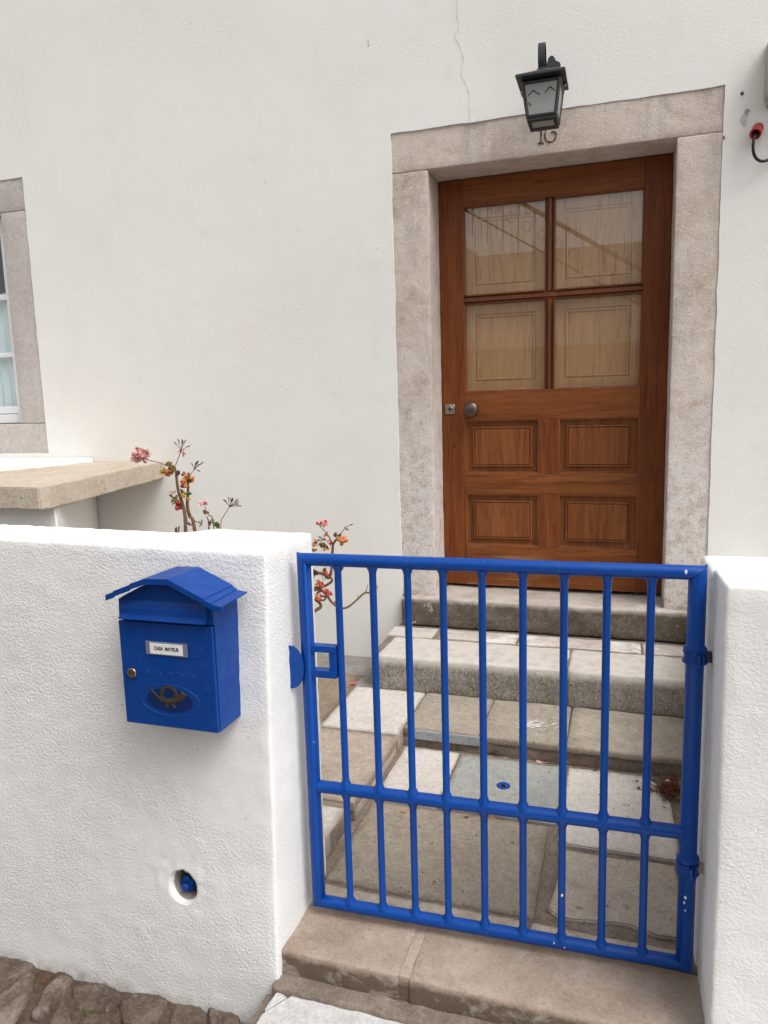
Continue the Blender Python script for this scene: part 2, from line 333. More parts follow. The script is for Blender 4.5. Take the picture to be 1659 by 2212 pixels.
M['olive'] = flat('olive_leaf', (0.22, 0.15, 0.05), 0.6, 0.2, 0, 0.4, 60)
M['green'] = flat('green_leaf', (0.12, 0.15, 0.035), 0.6, 0.2, 0, 0.4, 60)
M['yellow'] = flat('yellow_leaf', (0.50, 0.30, 0.05), 0.6, 0.2, 0, 0.4, 60)
M['dryleaf'] = flat('dry_leaf', (0.17, 0.055, 0.03), 0.8, 0.1, 0, 0.5, 60)
M['door_glass'] = glass('door_glass', (0.98, 0.98, 0.97), 1.5)
M['win_glass'] = glass('window_glass', (0.96, 0.98, 0.98), 1.2)
M['oppwall'] = plaster('opposite_wall', (0.70, 0.68, 0.64), (0.62, 0.58, 0.52), 50, 0.3, 0.003)
M['opptan'] = plaster('opposite_tan_wall', (0.30, 0.23, 0.15), (0.26, 0.2, 0.14), 50, 0.3, 0.003)
M['hairline'] = flat('hairline_crack', (0.60, 0.58, 0.545), 0.9)
M['rust'] = flat('rust_mark', (0.09, 0.05, 0.035), 0.9)
M['patch'] = flat('bare_plaster', (0.42, 0.38, 0.33), 0.9, 0.1, 0, 0.3, 60, 0.4)

# ---------------------------------------------------------------- object helpers
WL = {}
def tag(o, label=None, cat=None, group=None, kind=None):
    if label: o['label'] = label
    if cat: o['category'] = cat
    if group: o['group'] = group
    if kind: o['kind'] = kind
    return o
def empty(name, loc, label=None, cat=None, group=None, kind=None):
    o = bpy.data.objects.new(name, None); COL.objects.link(o); o.empty_display_size = 0.1
    o.location = (loc[0], loc[1], loc[2]+H); WL[o.name] = Vector(o.location)
    return tag(o, label, cat, group, kind)
def mk(name, bm, mat, parent=None, label=None, cat=None, group=None, kind=None, smooth=True, warp=None):
    if warp:
        for v in bm.verts: v.co = Vector(warp(v.co))
    for v in bm.verts: v.co.z += H
    lo = Vector([min(v.co[i] for v in bm.verts) for i in range(3)]); hi = Vector([max(v.co[i] for v in bm.verts) for i in range(3)])
    org = (lo+hi)/2; org.z = lo.z
    for v in bm.verts: v.co -= org
    me = bpy.data.meshes.new(name); bm.to_mesh(me); bm.free()
    for m_ in (mat if isinstance(mat, (list, tuple)) else [mat]): me.materials.append(m_)
    if smooth:
        me.polygons.foreach_set('use_smooth', [True]*len(me.polygons))
    o = bpy.data.objects.new(name, me); COL.objects.link(o); WL[o.name] = org
    if parent is not None:
        o.parent = parent; o.location = org - WL[parent.name]
    else: o.location = org
    return tag(o, label, cat, group, kind)
def sharp(bm, ang=35):
    a = math.radians(ang)
    for e in bm.edges:
        if len(e.link_faces) == 2 and e.calc_face_angle(0) > a: e.smooth = False
def box(bm, x0, x1, y0, y1, z0, z1, bev=0.0, seg=2):
    r = bmesh.ops.create_cube(bm, size=1.0)
    vs = r['verts']
    for v in vs: v.co = Vector(((x0+x1)/2+v.co.x*(x1-x0), (y0+y1)/2+v.co.y*(y1-y0), (z0+z1)/2+v.co.z*(z1-z0)))
    if bev > 0:
        es = list({e for v in vs for e in v.link_edges})
        bmesh.ops.bevel(bm, geom=es, offset=bev, segments=seg, affect='EDGES', profile=0.5)
def nb(): return bmesh.new()
def bx(name, d, mat, parent=None, bev=0.002, **k):
    bm = nb(); box(bm, *d, bev=bev); return mk(name, bm, mat, parent, smooth=False, **k)
def cuts(lo, hi, r, step):
    n = max(1, int(round((hi-lo-2*r)/step)))
    return [lo, lo+r*0.35, lo+r] + [lo+r+(hi-lo-2*r)*i/n for i in range(1, n)] + [hi-r, hi-r*0.35, hi]
def rbox(x0, x1, y0, y1, z0, z1, r=0.01, step=0.03, amp=0.001, freq=18, amp2=0.0, freq2=4, seed=0.0):
    """box with worn rounded edges and an uneven surface"""
    bm = nb(); A = [cuts(x0, x1, r, step), cuts(y0, y1, r, step), cuts(z0, z1, r, step)]
    lo = Vector((x0+r, y0+r, z0+r)); hi = Vector((x1-r, y1-r, z1-r)); vd = {}
    off = Vector((seed*3.1, seed*1.7, seed))
    def V(i, j, k):
        key = (i, j, k)
        if key not in vd:
            p = Vector((A[0][i], A[1][j], A[2][k])); c = Vector([min(max(p[a], lo[a]), hi[a]) for a in range(3)])
            d = p-c; n = d.normalized() if d.length > 1e-9 else Vector((0, 0, 1)); p = c + n*r
            s = noise.noise((p+off)*freq)*amp + noise.noise((p+off)*freq*2.7)*amp*0.5
            if amp2: s += noise.noise((p+off)*freq2)*amp2
            vd[key] = bm.verts.new(p + n*s)
        return vd[key]
    L = [len(a)-1 for a in A]
    for j in range(L[1]):
        for k in range(L[2]):
            bm.faces.new((V(0, j, k), V(0, j, k+1), V(0, j+1, k+1), V(0, j+1, k)))
            bm.faces.new((V(L[0], j, k), V(L[0], j+1, k), V(L[0], j+1, k+1), V(L[0], j, k+1)))
    for i in range(L[0]):
        for k in range(L[2]):
            bm.faces.new((V(i, 0, k), V(i+1, 0, k), V(i+1, 0, k+1), V(i, 0, k+1)))
            bm.faces.new((V(i, L[1], k), V(i, L[1], k+1), V(i+1, L[1], k+1), V(i+1, L[1], k)))
    for i in range(L[0]):
        for j in range(L[1]):
            bm.faces.new((V(i, j, 0), V(i, j+1, 0), V(i+1, j+1, 0), V(i+1, j, 0)))
            bm.faces.new((V(i, j, L[2]), V(i+1, j, L[2]), V(i+1, j+1, L[2]), V(i, j+1, L[2])))
    return bm
def tube(bm, pts, rad, seg=10, cap=True, flat=None):
    pts = [Vector(p) for p in pts]; n = len(pts)
    rads = rad if hasattr(rad, '__len__') else [rad]*n
    rings = []; prev = None
    for i, p in enumerate(pts):
        t = (pts[min(i+1, n-1)]-pts[max(i-1, 0)]).normalized()
        if prev is None:
            a = Vector((0, 1, 0)) if abs(t.y) < 0.9 else Vector((0, 0, 1)); u = t.cross(a).normalized()
        else: u = (prev - t*prev.dot(t)).normalized()
        prev = u; v = t.cross(u)
        rings.append([bm.verts.new(p+(u*math.cos(2*math.pi*k/seg)+v*math.sin(2*math.pi*k/seg))*rads[i]) for k in range(seg)])
    for a, b in zip(rings, rings[1:]):
        for k in range(seg): bm.faces.new((a[k], a[(k+1) % seg], b[(k+1) % seg], b[k]))
    if cap:
        bm.faces.new(rings[0][::-1]); bm.faces.new(rings[-1])
def smoothpts(pts, n=4):
    P = [Vector(p) for p in pts]; out = []
    for i in range(len(P)-1):
        p0, p1, p2, p3 = P[max(i-1, 0)], P[i], P[i+1], P[min(i+2, len(P)-1)]
        for k in range(n):
            t = k/n; out.append(0.5*((2*p1)+(p2-p0)*t+(2*p0-5*p1+4*p2-p3)*t*t+(3*p1-p0-3*p2+p3)*t*t*t))
    out.append(P[-1]); return out
def lathe(bm, center, axis, prof, seg=24):
    """prof: list of (distance along axis, radius)"""
    ax = Vector(axis).normalized(); a = Vector((0, 0, 1)) if abs(ax.z) < 0.9 else Vector((1, 0, 0))
    u = ax.cross(a).normalized(); v = ax.cross(u); c = Vector(center); rings = []
    for d, r in prof:
        rings.append([bm.verts.new(c+ax*d+(u*math.cos(2*math.pi*k/seg)+v*math.sin(2*math.pi*k/seg))*max(r, 1e-5)) for k in range(seg)])
    for A, B in zip(rings, rings[1:]):
        for k in range(seg): bm.faces.new((A[k], A[(k+1) % seg], B[(k+1) % seg], B[k]))
    bm.faces.new(rings[0][::-1]); bm.faces.new(rings[-1])
def prism(bm, poly, y0, y1):
    """xz outline from y0 to y1"""
    a = [bm.verts.new((x, y0, z)) for x, z in poly]; b = [bm.verts.new((x, y1, z)) for x, z in poly]
    bm.faces.new(a); bm.faces.new(b[::-1]); n = len(poly)
    for i in range(n): bm.faces.new((a[i], b[i], b[(i+1) % n], a[(i+1) % n]))
def slabpoly(bm, poly, z0, z1):
    a = [bm.verts.new((x, y, z1)) for x, y in poly]; b = [bm.verts.new((x, y, z0)) for x, y in poly]
    bm.faces.new(a); bm.faces.new(b[::-1]); n = len(poly)
    for i in range(n): bm.faces.new((a[i], b[i], b[(i+1) % n], a[(i+1) % n]))
    bmesh.ops.recalc_face_normals(bm, faces=bm.faces)
def rings_rect(bm, x0, x1, z0, z1, prof):
    """nested rectangular rings (inset, y) facing -y, closed by a flat field"""
    prev = None
    for ins, y in prof:
        r = [bm.verts.new(p) for p in ((x0+ins, y, z0+ins), (x1-ins, y, z0+ins), (x1-ins, y, z1-ins), (x0+ins, y, z1-ins))]
        if prev:
            for i in range(4): bm.faces.new((prev[i], prev[(i+1) % 4], r[(i+1) % 4], r[i]))
        prev = r
    bm.faces.new(prev)

# ================================================================ THE SETTING
bm = nb(); slabpoly(bm, [(-80, -80), (80, -80), (80, 80), (-80, 80)], -1.9, -1.56)
mk('ground', bm, M['soil'], kind='structure', smooth=False)
# soil between the cobbles, uneven
bm = nb(); n_ = 80
vs = [[bm.verts.new((-3.4+2.68*i/n_, -0.6+2.05*j/n_, -1.455+0.012*noise.noise(Vector((i*0.35, j*0.35, 0)))+0.008*noise.noise(Vector((i*1.1, j*1.1, 3))))) for j in range(n_+1)] for i in range(n_+1)]
for i in range(n_):
    for j in range(n_): bm.faces.new((vs[i][j], vs[i+1][j], vs[i+1][j+1], vs[i][j+1]))
pav = mk('pavement', bm, M['soil'], kind='structure')
COB = [[(-1.62,1.356),(-1.50,1.378),(-1.447,1.352),(-1.466,1.300),(-1.495,1.252),(-1.60,1.27)],
 [(-1.465,1.248),(-1.451,1.291),(-1.432,1.332),(-1.387,1.276),(-1.373,1.224),(-1.369,1.183),(-1.397,1.165),(-1.45,1.19)],
 [(-1.352,1.286),(-1.368,1.345),(-1.328,1.355),(-1.312,1.324),(-1.314,1.278),(-1.302,1.238),(-1.335,1.232)],
 [(-1.297,1.325),(-1.276,1.350),(-1.210,1.358),(-1.165,1.343),(-1.162,1.305),(-1.216,1.275),(-1.261,1.293)],
 [(-1.279,1.232),(-1.295,1.283),(-1.254,1.264),(-1.218,1.228),(-1.216,1.195),(-1.248,1.186)],
 [(-1.202,1.231),(-1.204,1.257),(-1.156,1.274),(-1.117,1.244),(-1.132,1.200),(-1.17,1.185)],
 [(-1.148,1.318),(-1.130,1.352),(-1.045,1.362),(-1.032,1.315),(-1.052,1.278),(-1.104,1.275)],
 [(-1.015,1.362),(-0.948,1.368),(-0.905,1.318),(-0.917,1.268),(-0.987,1.285)],
 [(-0.930,1.365),(-0.868,1.370),(-0.838,1.352),(-0.832,1.315),(-0.885,1.315)]]
def cobble(poly, dz):
    c = sum((Vector((x, y, 0)) for x, y in poly), Vector())/len(poly)
    P = smoothpts([(x, y, 0) for x, y in poly+[poly[0]]], 4)[:-1]; bm = nb(); prev = None
    sd = random.random()*50
    for s, z in ((1.08, -0.075), (1.08, -0.02), (1.05, -0.010), (0.97, -0.003), (0.8, 0.0), (0.6, 0.001), (0.4, 0.0), (0.2, 0.0)):
        ring = []
        for p in P:
            v = c + (p-c)*s; nz = noise.noise(Vector((v.x*22, v.y*22, sd)))*0.012+noise.noise(Vector((v.x*60, v.y*60, sd)))*0.006
            k = 1+0.10*noise.noise(Vector((p.x*40, p.y*40, sd+z*20)))
            w_ = c+(v-c)*k
            ring.append(bm.verts.new((w_.x, w_.y, dz+z+nz)))
        if prev:
            for i in range(len(P)): bm.faces.new((prev[i], prev[(i+1) % len(P)], ring[(i+1) % len(P)], ring[i]))
        prev = ring
    bm.faces.new(prev)
    return mk('cobble', bm, M['cobble'], pav)
for p in COB: cobble([(x*1.0, y) for x, y in p], -1.440+random.uniform(-0.004, 0.004))
for a in range(16):
    for b in range(13):
        cx, cy = -3.2+a*0.155+(b % 2)*0.07+random.uniform(-0.01, 0.01), -0.5+b*0.15+random.uniform(-0.01, 0.01)
        if cx > -0.82 or (cy > 1.12 and cx > -1.62) or cy > 1.325: continue
        poly = []
        for k in range(7):
            an = 2*math.pi*k/7+0.2; rr = random.uniform(0.060, 0.075)
            poly.append((cx+math.cos(an)*rr, cy+math.sin(an)*rr))
        cobble(poly, -1.440+random.uniform(-0.006, 0.006))
# small pebbles and grass tufts between the cobbles
bm = nb()
for i in range(260):
    x, y = random.uniform(-1.7, -0.82), random.uniform(1.12, 1.365)
    r = random.uniform(0.0015, 0.005)
    bmesh.ops.create_icosphere(bm, subdivisions=1, radius=r, matrix=Matrix.Translation((x, y, -1.457+r*0.3)) @ Matrix.Scale(0.6, 4, (0, 0, 1)))
mk('gravel', bm, M['cobble'], kind='stuff', label='fine grit lying in the joints between the cobbles', cat='grit')
bm = nb()
def blade(bm, x, y, z, h, lean, az, w_=0.0016):
    d = Vector((math.cos(az), math.sin(az), 0)); s = Vector((-math.sin(az), math.cos(az), 0))*w_
    p0 = Vector((x, y, z)); p1 = p0+Vector((0, 0, h*0.6))+d*lean*0.35; p2 = p0+Vector((0, 0, h))+d*lean
    a = [bm.verts.new(p0-s), bm.verts.new(p0+s), bm.verts.new(p1+s*0.8), bm.verts.new(p1-s*0.8)]; t = bm.verts.new(p2)
    bm.faces.new(a); bm.faces.new((a[3], a[2], t))
for cx, cy, n2 in ((-1.215, 1.268, 16), (-1.245, 1.285, 9), (-1.03, 1.262, 16), (-1.018, 1.285, 8)):
    for i in range(n2): blade(bm, cx+random.gauss(0, 0.006), cy+random.gauss(0, 0.006), -1.462, random.uniform(0.012, 0.03), random.uniform(0, 0.016), random.uniform(0, 6.28))
mk('grass', bm, M['green'], kind='stuff', label='short green grass tufts growing between the cobbles', cat='grass', smooth=False)
bm = nb()
for cx, cy, n2 in ((-1.40, 1.335, 60), (-1.33, 1.26, 30), (-1.04, 1.30, 55), (-1.01, 1.25, 40), (-1.39, 1.22, 40), (-1.13, 1.365, 30), (-1.34, 1.37, 30), (-0.86, 1.372, 25)):
    for i in range(n2): blade(bm, cx+random.gauss(0, 0.018), cy+random.gauss(0, 0.018), -1.463, random.uniform(0.004, 0.02), random.uniform(0.004, 0.03), random.uniform(0, 6.28), 0.0009)
mk('dry_roots', bm, M['dryleaf'], kind='stuff', label='dry brown rootlets and moss in the cobble joints', cat='dry grass', smooth=False)
# white street slab in front of the gate, with a crack-like joint near its corner
def W2(bm, name, poly, z0, z1, mat, parent, label=None, amp=0.0015, bev=0.004, **k):
    slabpoly(bm, poly, z0, z1)
    top = [e for e in bm.edges if all(v.co.z > z1-1e-6 for v in e.verts)]
    bmesh.ops.bevel(bm, geom=top, offset=bev, segments=2, affect='EDGES')
    big = [f for f in bm.faces if f.normal.z > 0.9]
    bmesh.ops.triangulate(bm, faces=big)
    bmesh.ops.subdivide_edges(bm, edges=[e for e in bm.edges if e.calc_length() > 0.05 and all(v.co.z > z1-0.01 for v in e.verts)], cuts=3, use_grid_fill=True)
    for v in bm.verts:
        n3 = Vector((noise.noise(v.co*25), noise.noise(v.co*25+Vector((9, 0, 0))), noise.noise(v.co*14+Vector((0, 9, 0)))))
        v.co += Vector((n3.x, n3.y, n3.z))*amp
    sharp(bm)
    return mk(name, bm, mat, parent, label=label, **k)
road = bx('street', (-0.76, 1.6, -3.0, 1.352, -1.52, -1.350), M['mortar'], bev=0.003, kind='structure')
bm = nb(); W2(bm, 'slab', [(-0.733, 1.352), (-0.700, 1.352), (-0.735, 1.295), (-0.737, 1.30)], -1.46, -1.336, M['whitekerb'], road, amp=0.0006)
bm = nb(); W2(bm, 'slab', [(-0.694, 1.352), (-0.28, 1.349), (-0.28, 0.62), (-0.742, 0.62), (-0.737, 1.284)], -1.46, -1.336, M['whitekerb'], road)
bm = nb(); W2(bm, 'slab', [(-0.274, 1.348), (0.45, 1.345), (0.45, 0.62), (-0.274, 0.62)], -1.46, -1.337, M['whitekerb'], road)
bm = nb(); W2(bm, 'slab', [(-0.742, 0.612), (0.45, 0.612), (0.45, -0.4), (-0.742, -0.4)], -1.46, -1.337, M['whitekerb'], road)

# ================================================================ HOUSE
YW = 3.24
house = empty('house', (-0.3, YW, -1.25), 'white rendered house front with stone framed brown door and window at left', 'house')
HX0, HX1, HZ0, HZ1 = -5.2, 3.2, -1.30, 3.4
OPEN = [(-0.972, 0.353, -1.30, 1.153), (-4.05, -2.96, -0.218, 1.205)]
def grid_axis(lo, hi, marks, step):
    m = sorted(set([lo, hi]+marks)); out = []
    for a, b in zip(m, m[1:]):
        n = max(1, int(math.ceil((b-a)/step)))
        out += [a+(b-a)*i/n for i in range(n)]
    return out+[hi]
gx = grid_axis(HX0, HX1, [o[0] for o in OPEN]+[o[1] for o in OPEN], 0.045)
gz = grid_axis(HZ0, HZ1, [o[2] for o in OPEN]+[o[3] for o in OPEN], 0.045)
bm = nb(); vd = {}
def hv(i, j):
    if (i, j) not in vd:
        x, z = gx[i], gz[j]; dx = dz = 0
        for o in OPEN:
            if o[0]-1e-6 <= x <= o[1]+1e-6 and o[2]-1e-6 <= z <= o[3]+1e-6:
                dx = noise.noise(Vector((x*9, z*14, 1)))*0.004; dz = noise.noise(Vector((x*14, z*9, 5)))*0.004
        vd[(i, j)] = bm.verts.new((x+dx, YW-0.005+0.004*noise.noise(Vector((x*1.5, z*1.5, 0))), z+dz))
    return vd[(i, j)]
for i in range(len(gx)-1):
    for j in range(len(gz)-1):
        cx, cz = (gx[i]+gx[i+1])/2, (gz[j]+gz[j+1])/2
        if any(o[0] < cx < o[1] and o[2] < cz < o[3] for o in OPEN): continue
        bm.faces.new((hv(i, j), hv(i+1, j), hv(i+1, j+1), hv(i, j+1)))
be = [e for e in bm.edges if e.is_boundary]
r = bmesh.ops.extrude_edge_only(bm, edges=be)
for v in [g for g in r['geom'] if isinstance(g, bmesh.types.BMVert)]: v.co.y += 0.035
sharp(bm, 50)
bmesh.ops.recalc_face_normals(bm, faces=bm.faces)
mk('wall', bm, M['house_plaster'], house)
# solid masonry behind the plaster skin
bm = nb(); box(bm, HX0, -4.05, YW+0.03, YW+0.5, HZ0, HZ1); box(bm, -2.96, -0.972, YW+0.03, YW+0.5, HZ0, HZ1); box(bm, 0.353, HX1, YW+0.03, YW+0.5, HZ0, HZ1)
box(bm, -0.97, 0.351, YW+0.03, YW+0.5, 1.153, HZ1); box(bm, -4.048, -2.962, YW+0.03, YW+0.5, 1.205, HZ1); box(bm, -4.048, -2.962, YW+0.03, YW+0.5, HZ0, -0.218)
mk('masonry', bm, M['ledge_plaster'], house, smooth=False)
bx('room_backing', (-4.3, 0.8, YW+0.505, YW+0.55, HZ0, HZ1), M['room'], house, bev=0)
# door surround
yf = YW+0.001
for nm, d, s_ in (('lintel', (-0.979, 0.360, yf, 3.52, 0.990, 1.160), 1), ('jamb', (-0.979, -0.811, yf, 3.52, -0.905, 0.9885), 2), ('jamb', (0.190, 0.360, yf, 3.52, -0.905, 0.9885), 3)):
    mk(nm, rbox(*d, r=0.005, step=0.022, amp=0.002, freq=30, amp2=0.0012, freq2=5, seed=s_), M['jamb'], house)
bx('frame_gap', (-0.809, 0.189, 3.50, 3.515, -0.90, 0.989), M['dark'], house, bev=0)
# number painted on the lintel
bm = nb()
for pts in ([(-0.337, 1.083), (-0.331, 1.092), (-0.330, 1.06), (-0.331, 1.034)], [(-0.343, 1.033), (-0.331, 1.036), (-0.320, 1.031)],
            [(-0.304, 1.098), (-0.314, 1.075), (-0.313, 1.05), (-0.300, 1.036), (-0.282, 1.036), (-0.271, 1.05), (-0.272, 1.066), (-0.282, 1.073), (-0.291, 1.068)]):
    P = smoothpts([(x, yf-0.0015, z) for x, z in pts], 5)
    tube(bm, P, [0.0024+0.0009*math.sin(i*0.9) for i in range(len(P))], 6)
mk('painted_number', bm, M['rust'], house)
# hairline cracks, holes and a scar in the plaster
def crack(pts, w_=0.0008):
    bm = nb(); P = smoothpts([(x, YW-0.0065, z) for x, z in pts], 8)
    P = [p+Vector((noise.noise(p*25)*0.008, 0, noise.noise(p*31)*0.004)) for p in P]
    tube(bm, P, [w_*random.uniform(0.4, 1.2) for _ in P], 4)
    mk('crack', bm, M['hairline'], house)
crack([(-0.672, 1.78), (-0.672, 1.634), (-0.666, 1.527), (-0.680, 1.494), (-0.646, 1.418), (-0.657, 1.348), (-0.628, 1.272), (-0.626, 1.159)])
crack([(-2.86, 1.9), (-2.90, 1.6), (-2.87, 1.35)], 0.0006)
crack([(-1.060, 1.545), (-1.058, 1.52)], 0.0022)
def blob(name, cx, cz, rx, rz, mat, y=YW-0.007, seed=0, n=22, th=0.003, parent=house, amp=0.45):
    bm = nb(); poly = []
    for k in range(n):
        a = 2*math.pi*k/n; s = 1+amp*noise.noise(Vector((math.cos(a)*1.6+seed, math.sin(a)*1.6, seed)))
        poly.append((cx+math.cos(a)*rx*s, cz+math.sin(a)*rz*s))
    prism(bm, poly, y, y+th+0.006)
    bmesh.ops.recalc_face_normals(bm, faces=bm.faces)
    return mk(name, bm, mat, parent, smooth=False)
blob('screw_hole', 0.413, 1.113, 0.006, 0.006, M['rust'], seed=1)
blob('plaster_scar', 0.424, 1.020, 0.012, 0.020, M['hairline'], seed=3, y=YW-0.0085)
blob('plaster_scar', 0.432, 1.046, 0.009, 0.009, M['patch'], seed=5, y=YW-0.0082)
blob('screw_hole', 0.356, 0.965, 0.003, 0.007, M['rust'], seed=2)

# ---- door
YD = 3.43
door = empty('door', (-0.31, YD, -0.888)); door.parent = house; door.location = WL['door'] - WL['house']
DX0, DX1 = -0.812, 0.191
def dbox(name, x0, x1, z0, z1, mat, y0=YD, y1=YD+0.045, bev=0.0018, **k):
    bm = nb(); box(bm, x0, x1, y0, y1, z0, z1, bev=bev); return mk(name, bm, mat, door, smooth=False, **k)
dbox('stile', DX0+0.002, -0.699, -0.885, 0.985, M['frame_wood'])
dbox('stile', 0.080, DX1-0.003, -0.885, 0.985, M['frame_wood'])
dbox('rail', -0.6985, 0.0795, 0.870, 0.985, M['rail_wood'])
dbox('rail', -0.6985, 0.0795, -0.092, 0.042, M['rail_wood'])
dbox('rail', -0.6985, 0.0795, -0.441, -0.346, M['rail_wood'])
dbox('rail', -0.6985, 0.0795, -0.885, -0.692, M['rail_wood'])
dbox('mullion', -0.355, -0.268, -0.3455, -0.0925, M['frame_wood'])
dbox('mullion', -0.355, -0.268, -0.6915, -0.4415, M['frame_wood'])
for x0, x1 in ((-0.6985, -0.3555), (-0.2675, 0.0795)):
    for z0, z1 in ((-0.3455, -0.0925), (-0.6915, -0.4415)):
        bm = nb(); y = YD
        rings_rect(bm, x0, x1, z0, z1, [(0.0, y+0.001), (0.005, y+0.002), (0.008, y+0.022), (0.013, y+0.023), (0.031, y+0.022), (0.033, y+0.012), (0.037, y+0.010), (0.0395, y+0.011), (0.0405, y+0.017), (0.0445, y+0.011)])
        mk('panel', bm, M['panel_wood'], door, smooth=False)
# glazing bars with softened sections
bm = nb(); 
prism(bm, [(-0.3285, 0.8695), (-0.2935, 0.8695), (-0.2935, 0.4775), (-0.3285, 0.4775)], YD+0.012, YD+0.045); prism(bm, [(-0.3285, 0.4405), (-0.2935, 0.4405), (-0.2935, 0.0425), (-0.3285, 0.0425)], YD+0.012, YD+0.045)
bmesh.ops.bevel(bm, geom=[e for e in bm.edges if abs(e.verts[0].co.z-e.verts[1].co.z) > 0.1 and e.verts[0].co.y < YD+0.02], offset=0.010, segments=3, affect='EDGES')
mk('glazing_bar', bm, M['muntin_wood'], door, smooth=False)
bm = nb(); prism(bm, [(-0.698, 0.4405), (0.079, 0.4405), (0.079, 0.4775), (-0.698, 0.4775)], YD+0.010, YD+0.045)
bmesh.ops.bevel(bm, geom=[e for e in bm.edges if abs(e.verts[0].co.x-e.verts[1].co.x) > 0.1 and e.verts[0].co.y < YD+0.02], offset=0.010, segments=3, affect='EDGES')
mk('glazing_bar', bm, M['muntin_wood'], door, smooth=False)
for px0, px1 in ((-0.6985, -0.3285), (-0.2935, 0.0795)):
    for pz0, pz1 in ((0.4775, 0.8695), (0.0425, 0.4405)):
        bm = nb(); rings_rect(bm, px0, px1, pz0, pz1, [(0.0, YD+0.002), (0.004, YD+0.006), (0.006, YD+0.022)]) ; bm.normal_update(); bmesh.ops.delete(bm, geom=[f for f in bm.faces if abs(f.normal.y) > 0.99], context='FACES_ONLY')
        mk('glazing_bead', bm, M['muntin_wood'], door, smooth=False)
        gb = nb(); box(gb, px0+0.001, px1-0.001, YD+0.0235, YD+0.0265, pz0+0.001, pz1-0.001)
        mk('glass_pane', gb, M['door_glass'], door, smooth=False)
        bm = nb(); y = YD+0.046
        rings_rect(bm, px0-0.012, px1+0.012, pz0-0.012, pz1+0.012, [(0.0, y), (0.058, y), (0.0595, y+0.005), (0.062, y+0.005), (0.064, y), (0.072, y+0.001), (0.074, y+0.008)])
        mk('shutter_panel', bm, M['shutter_wood'], door, smooth=False)
        # old putty line along the foot of the pane
        bm = nb(); P = [Vector((px0+0.006+(px1-px0-0.012)*i/40, YD+0.018, pz0+0.004+0.002*noise.noise(Vector((i*0.5, pz0*9, 0))))) for i in range(41)]
        tube(bm, P, [max(0.0006, 0.0026+0.003*noise.noise(Vector((i*0.8, 3, pz0*5)))) for i in range(41)], 5); mk('putty', bm, M['putty'], door)
bm = nb(); box(bm, -0.7935, -0.7455, YD-0.007, YD, -0.062, -0.014, bev=0.004)
lathe(bm, (-0.7695, YD-0.007, -0.038), (0, -1, 0), [(-0.002, 0.015), (0.003, 0.015), (0.004, 0.0135), (0.0045, 0.010), (0.003, 0.008), (0.003, 0.0001)], 24)
sharp(bm); lk = mk('lock', bm, M['steel'], door)
bm = nb(); lathe(bm, (-0.7695, YD-0.0145, -0.038), (0, -1, 0), [(-0.004, 0.0055), (0.001, 0.0055), (0.001, 0.001)], 16); mk('keyhole', bm, M['black'], lk)
bm = nb(); lathe(bm, (-0.663, YD, -0.042), (0, -1, 0), [(0, 0.028), (0.003, 0.028), (0.005, 0.016), (0.022, 0.0145), (0.028, 0.026), (0.034, 0.0335), (0.042, 0.0365), (0.050, 0.0335), (0.056, 0.025), (0.060, 0.012), (0.0605, 0.001)], 32)
mk('door_knob', bm, M['bronze'], door)
bm = nb(); lathe(bm, (-0.752, YD+0.001, -0.213), (0, -1, 0), [(-0.001, 0.0065), (0.0015, 0.0065), (0.0015, 0.004), (-0.0005, 0.0035), (-0.0005, 0.0001)], 12); mk('peg', bm, M['dark'], door)

# ---- window at the left edge
win = empty('window', (-3.5, YW, -0.218)); win.parent = house; win.location = WL['window'] - WL['house']
mk('lintel', rbox(-4.056, -2.952, yf, 3.46, 1.047, 1.213, r=0.004, step=0.05, amp=0.001, seed=11), M['winstone'], win)
mk('sill', rbox(-4.056, -2.952, yf-0.001, 3.46, -0.226, -0.056, r=0.004, step=0.05, amp=0.001, seed=12), M['winstone'], win)
mk('jamb', rbox(-3.130, -2.952, yf, 3.46, -0.0535, 1.0445, r=0.004, step=0.05, amp=0.001, seed=13), M['winstone'], win)
mk('jamb', rbox(-4.046, -3.88, yf, 3.46, -0.0535, 1.0445, r=0.004, step=0.05, amp=0.001, seed=14), M['winstone'], win)
YG = 3.30
def wbox(name, d, mat=M['white_frame']): bm = nb(); box(bm, *d, bev=0.004); return mk(name, bm, mat, win, smooth=False)
wbox('window_frame', (-3.205, -3.132, YG, YG+0.05, -0.052, 1.04)); wbox('window_frame', (-3.878, -3.80, YG, YG+0.05, -0.052, 1.04))
wbox('bottom_rail', (-3.80, -3.206, YG-0.002, YG+0.05, -0.052, -0.003)); wbox('bottom_rail', (-3.80, -3.206, YG+0.004, YG+0.05, 0.0, 0.040)); wbox('top_rail', (-3.80, -3.206, YG, YG+0.05, 0.98, 1.04))
for z in (0.322, 0.630): wbox('muntin', (-3.80, -3.206, YG+0.006, YG+0.04, z-0.012, z+0.012))
wbox('muntin', (-3.52, -3.49, YG+0.003, YG+0.045, 0.041, 0.979))
for z0, z1 in ((0.041, 0.309), (0.335, 0.617), (0.643, 0.979)):
    for x0, x1 in ((-3.80, -3.521), (-3.489, -3.206)): wbox('glass_pane', (x0, x1, YG+0.02, YG+0.024, z0, z1), M['win_glass'])
bm = nb(); rows = 14; cols = 90; g = [[None]*(rows+1) for _ in range(cols+1)]
for i in range(cols+1):
    for j in range(rows+1):
        x = -3.85+0.70*i/cols; z = 0.0+0.66*j/rows
        g[i][j] = bm.verts.new((x, YG+0.05+0.010*math.sin(x*95+1.5*noise.noise(Vector((x*6, z*2, 0))))+0.004*noise.noise(Vector((x*30, z*3, 0))), z))
for i in range(cols):
    for j in range(rows): bm.faces.new((g[i][j], g[i+1][j], g[i+1][j+1], g[i][j+1]))
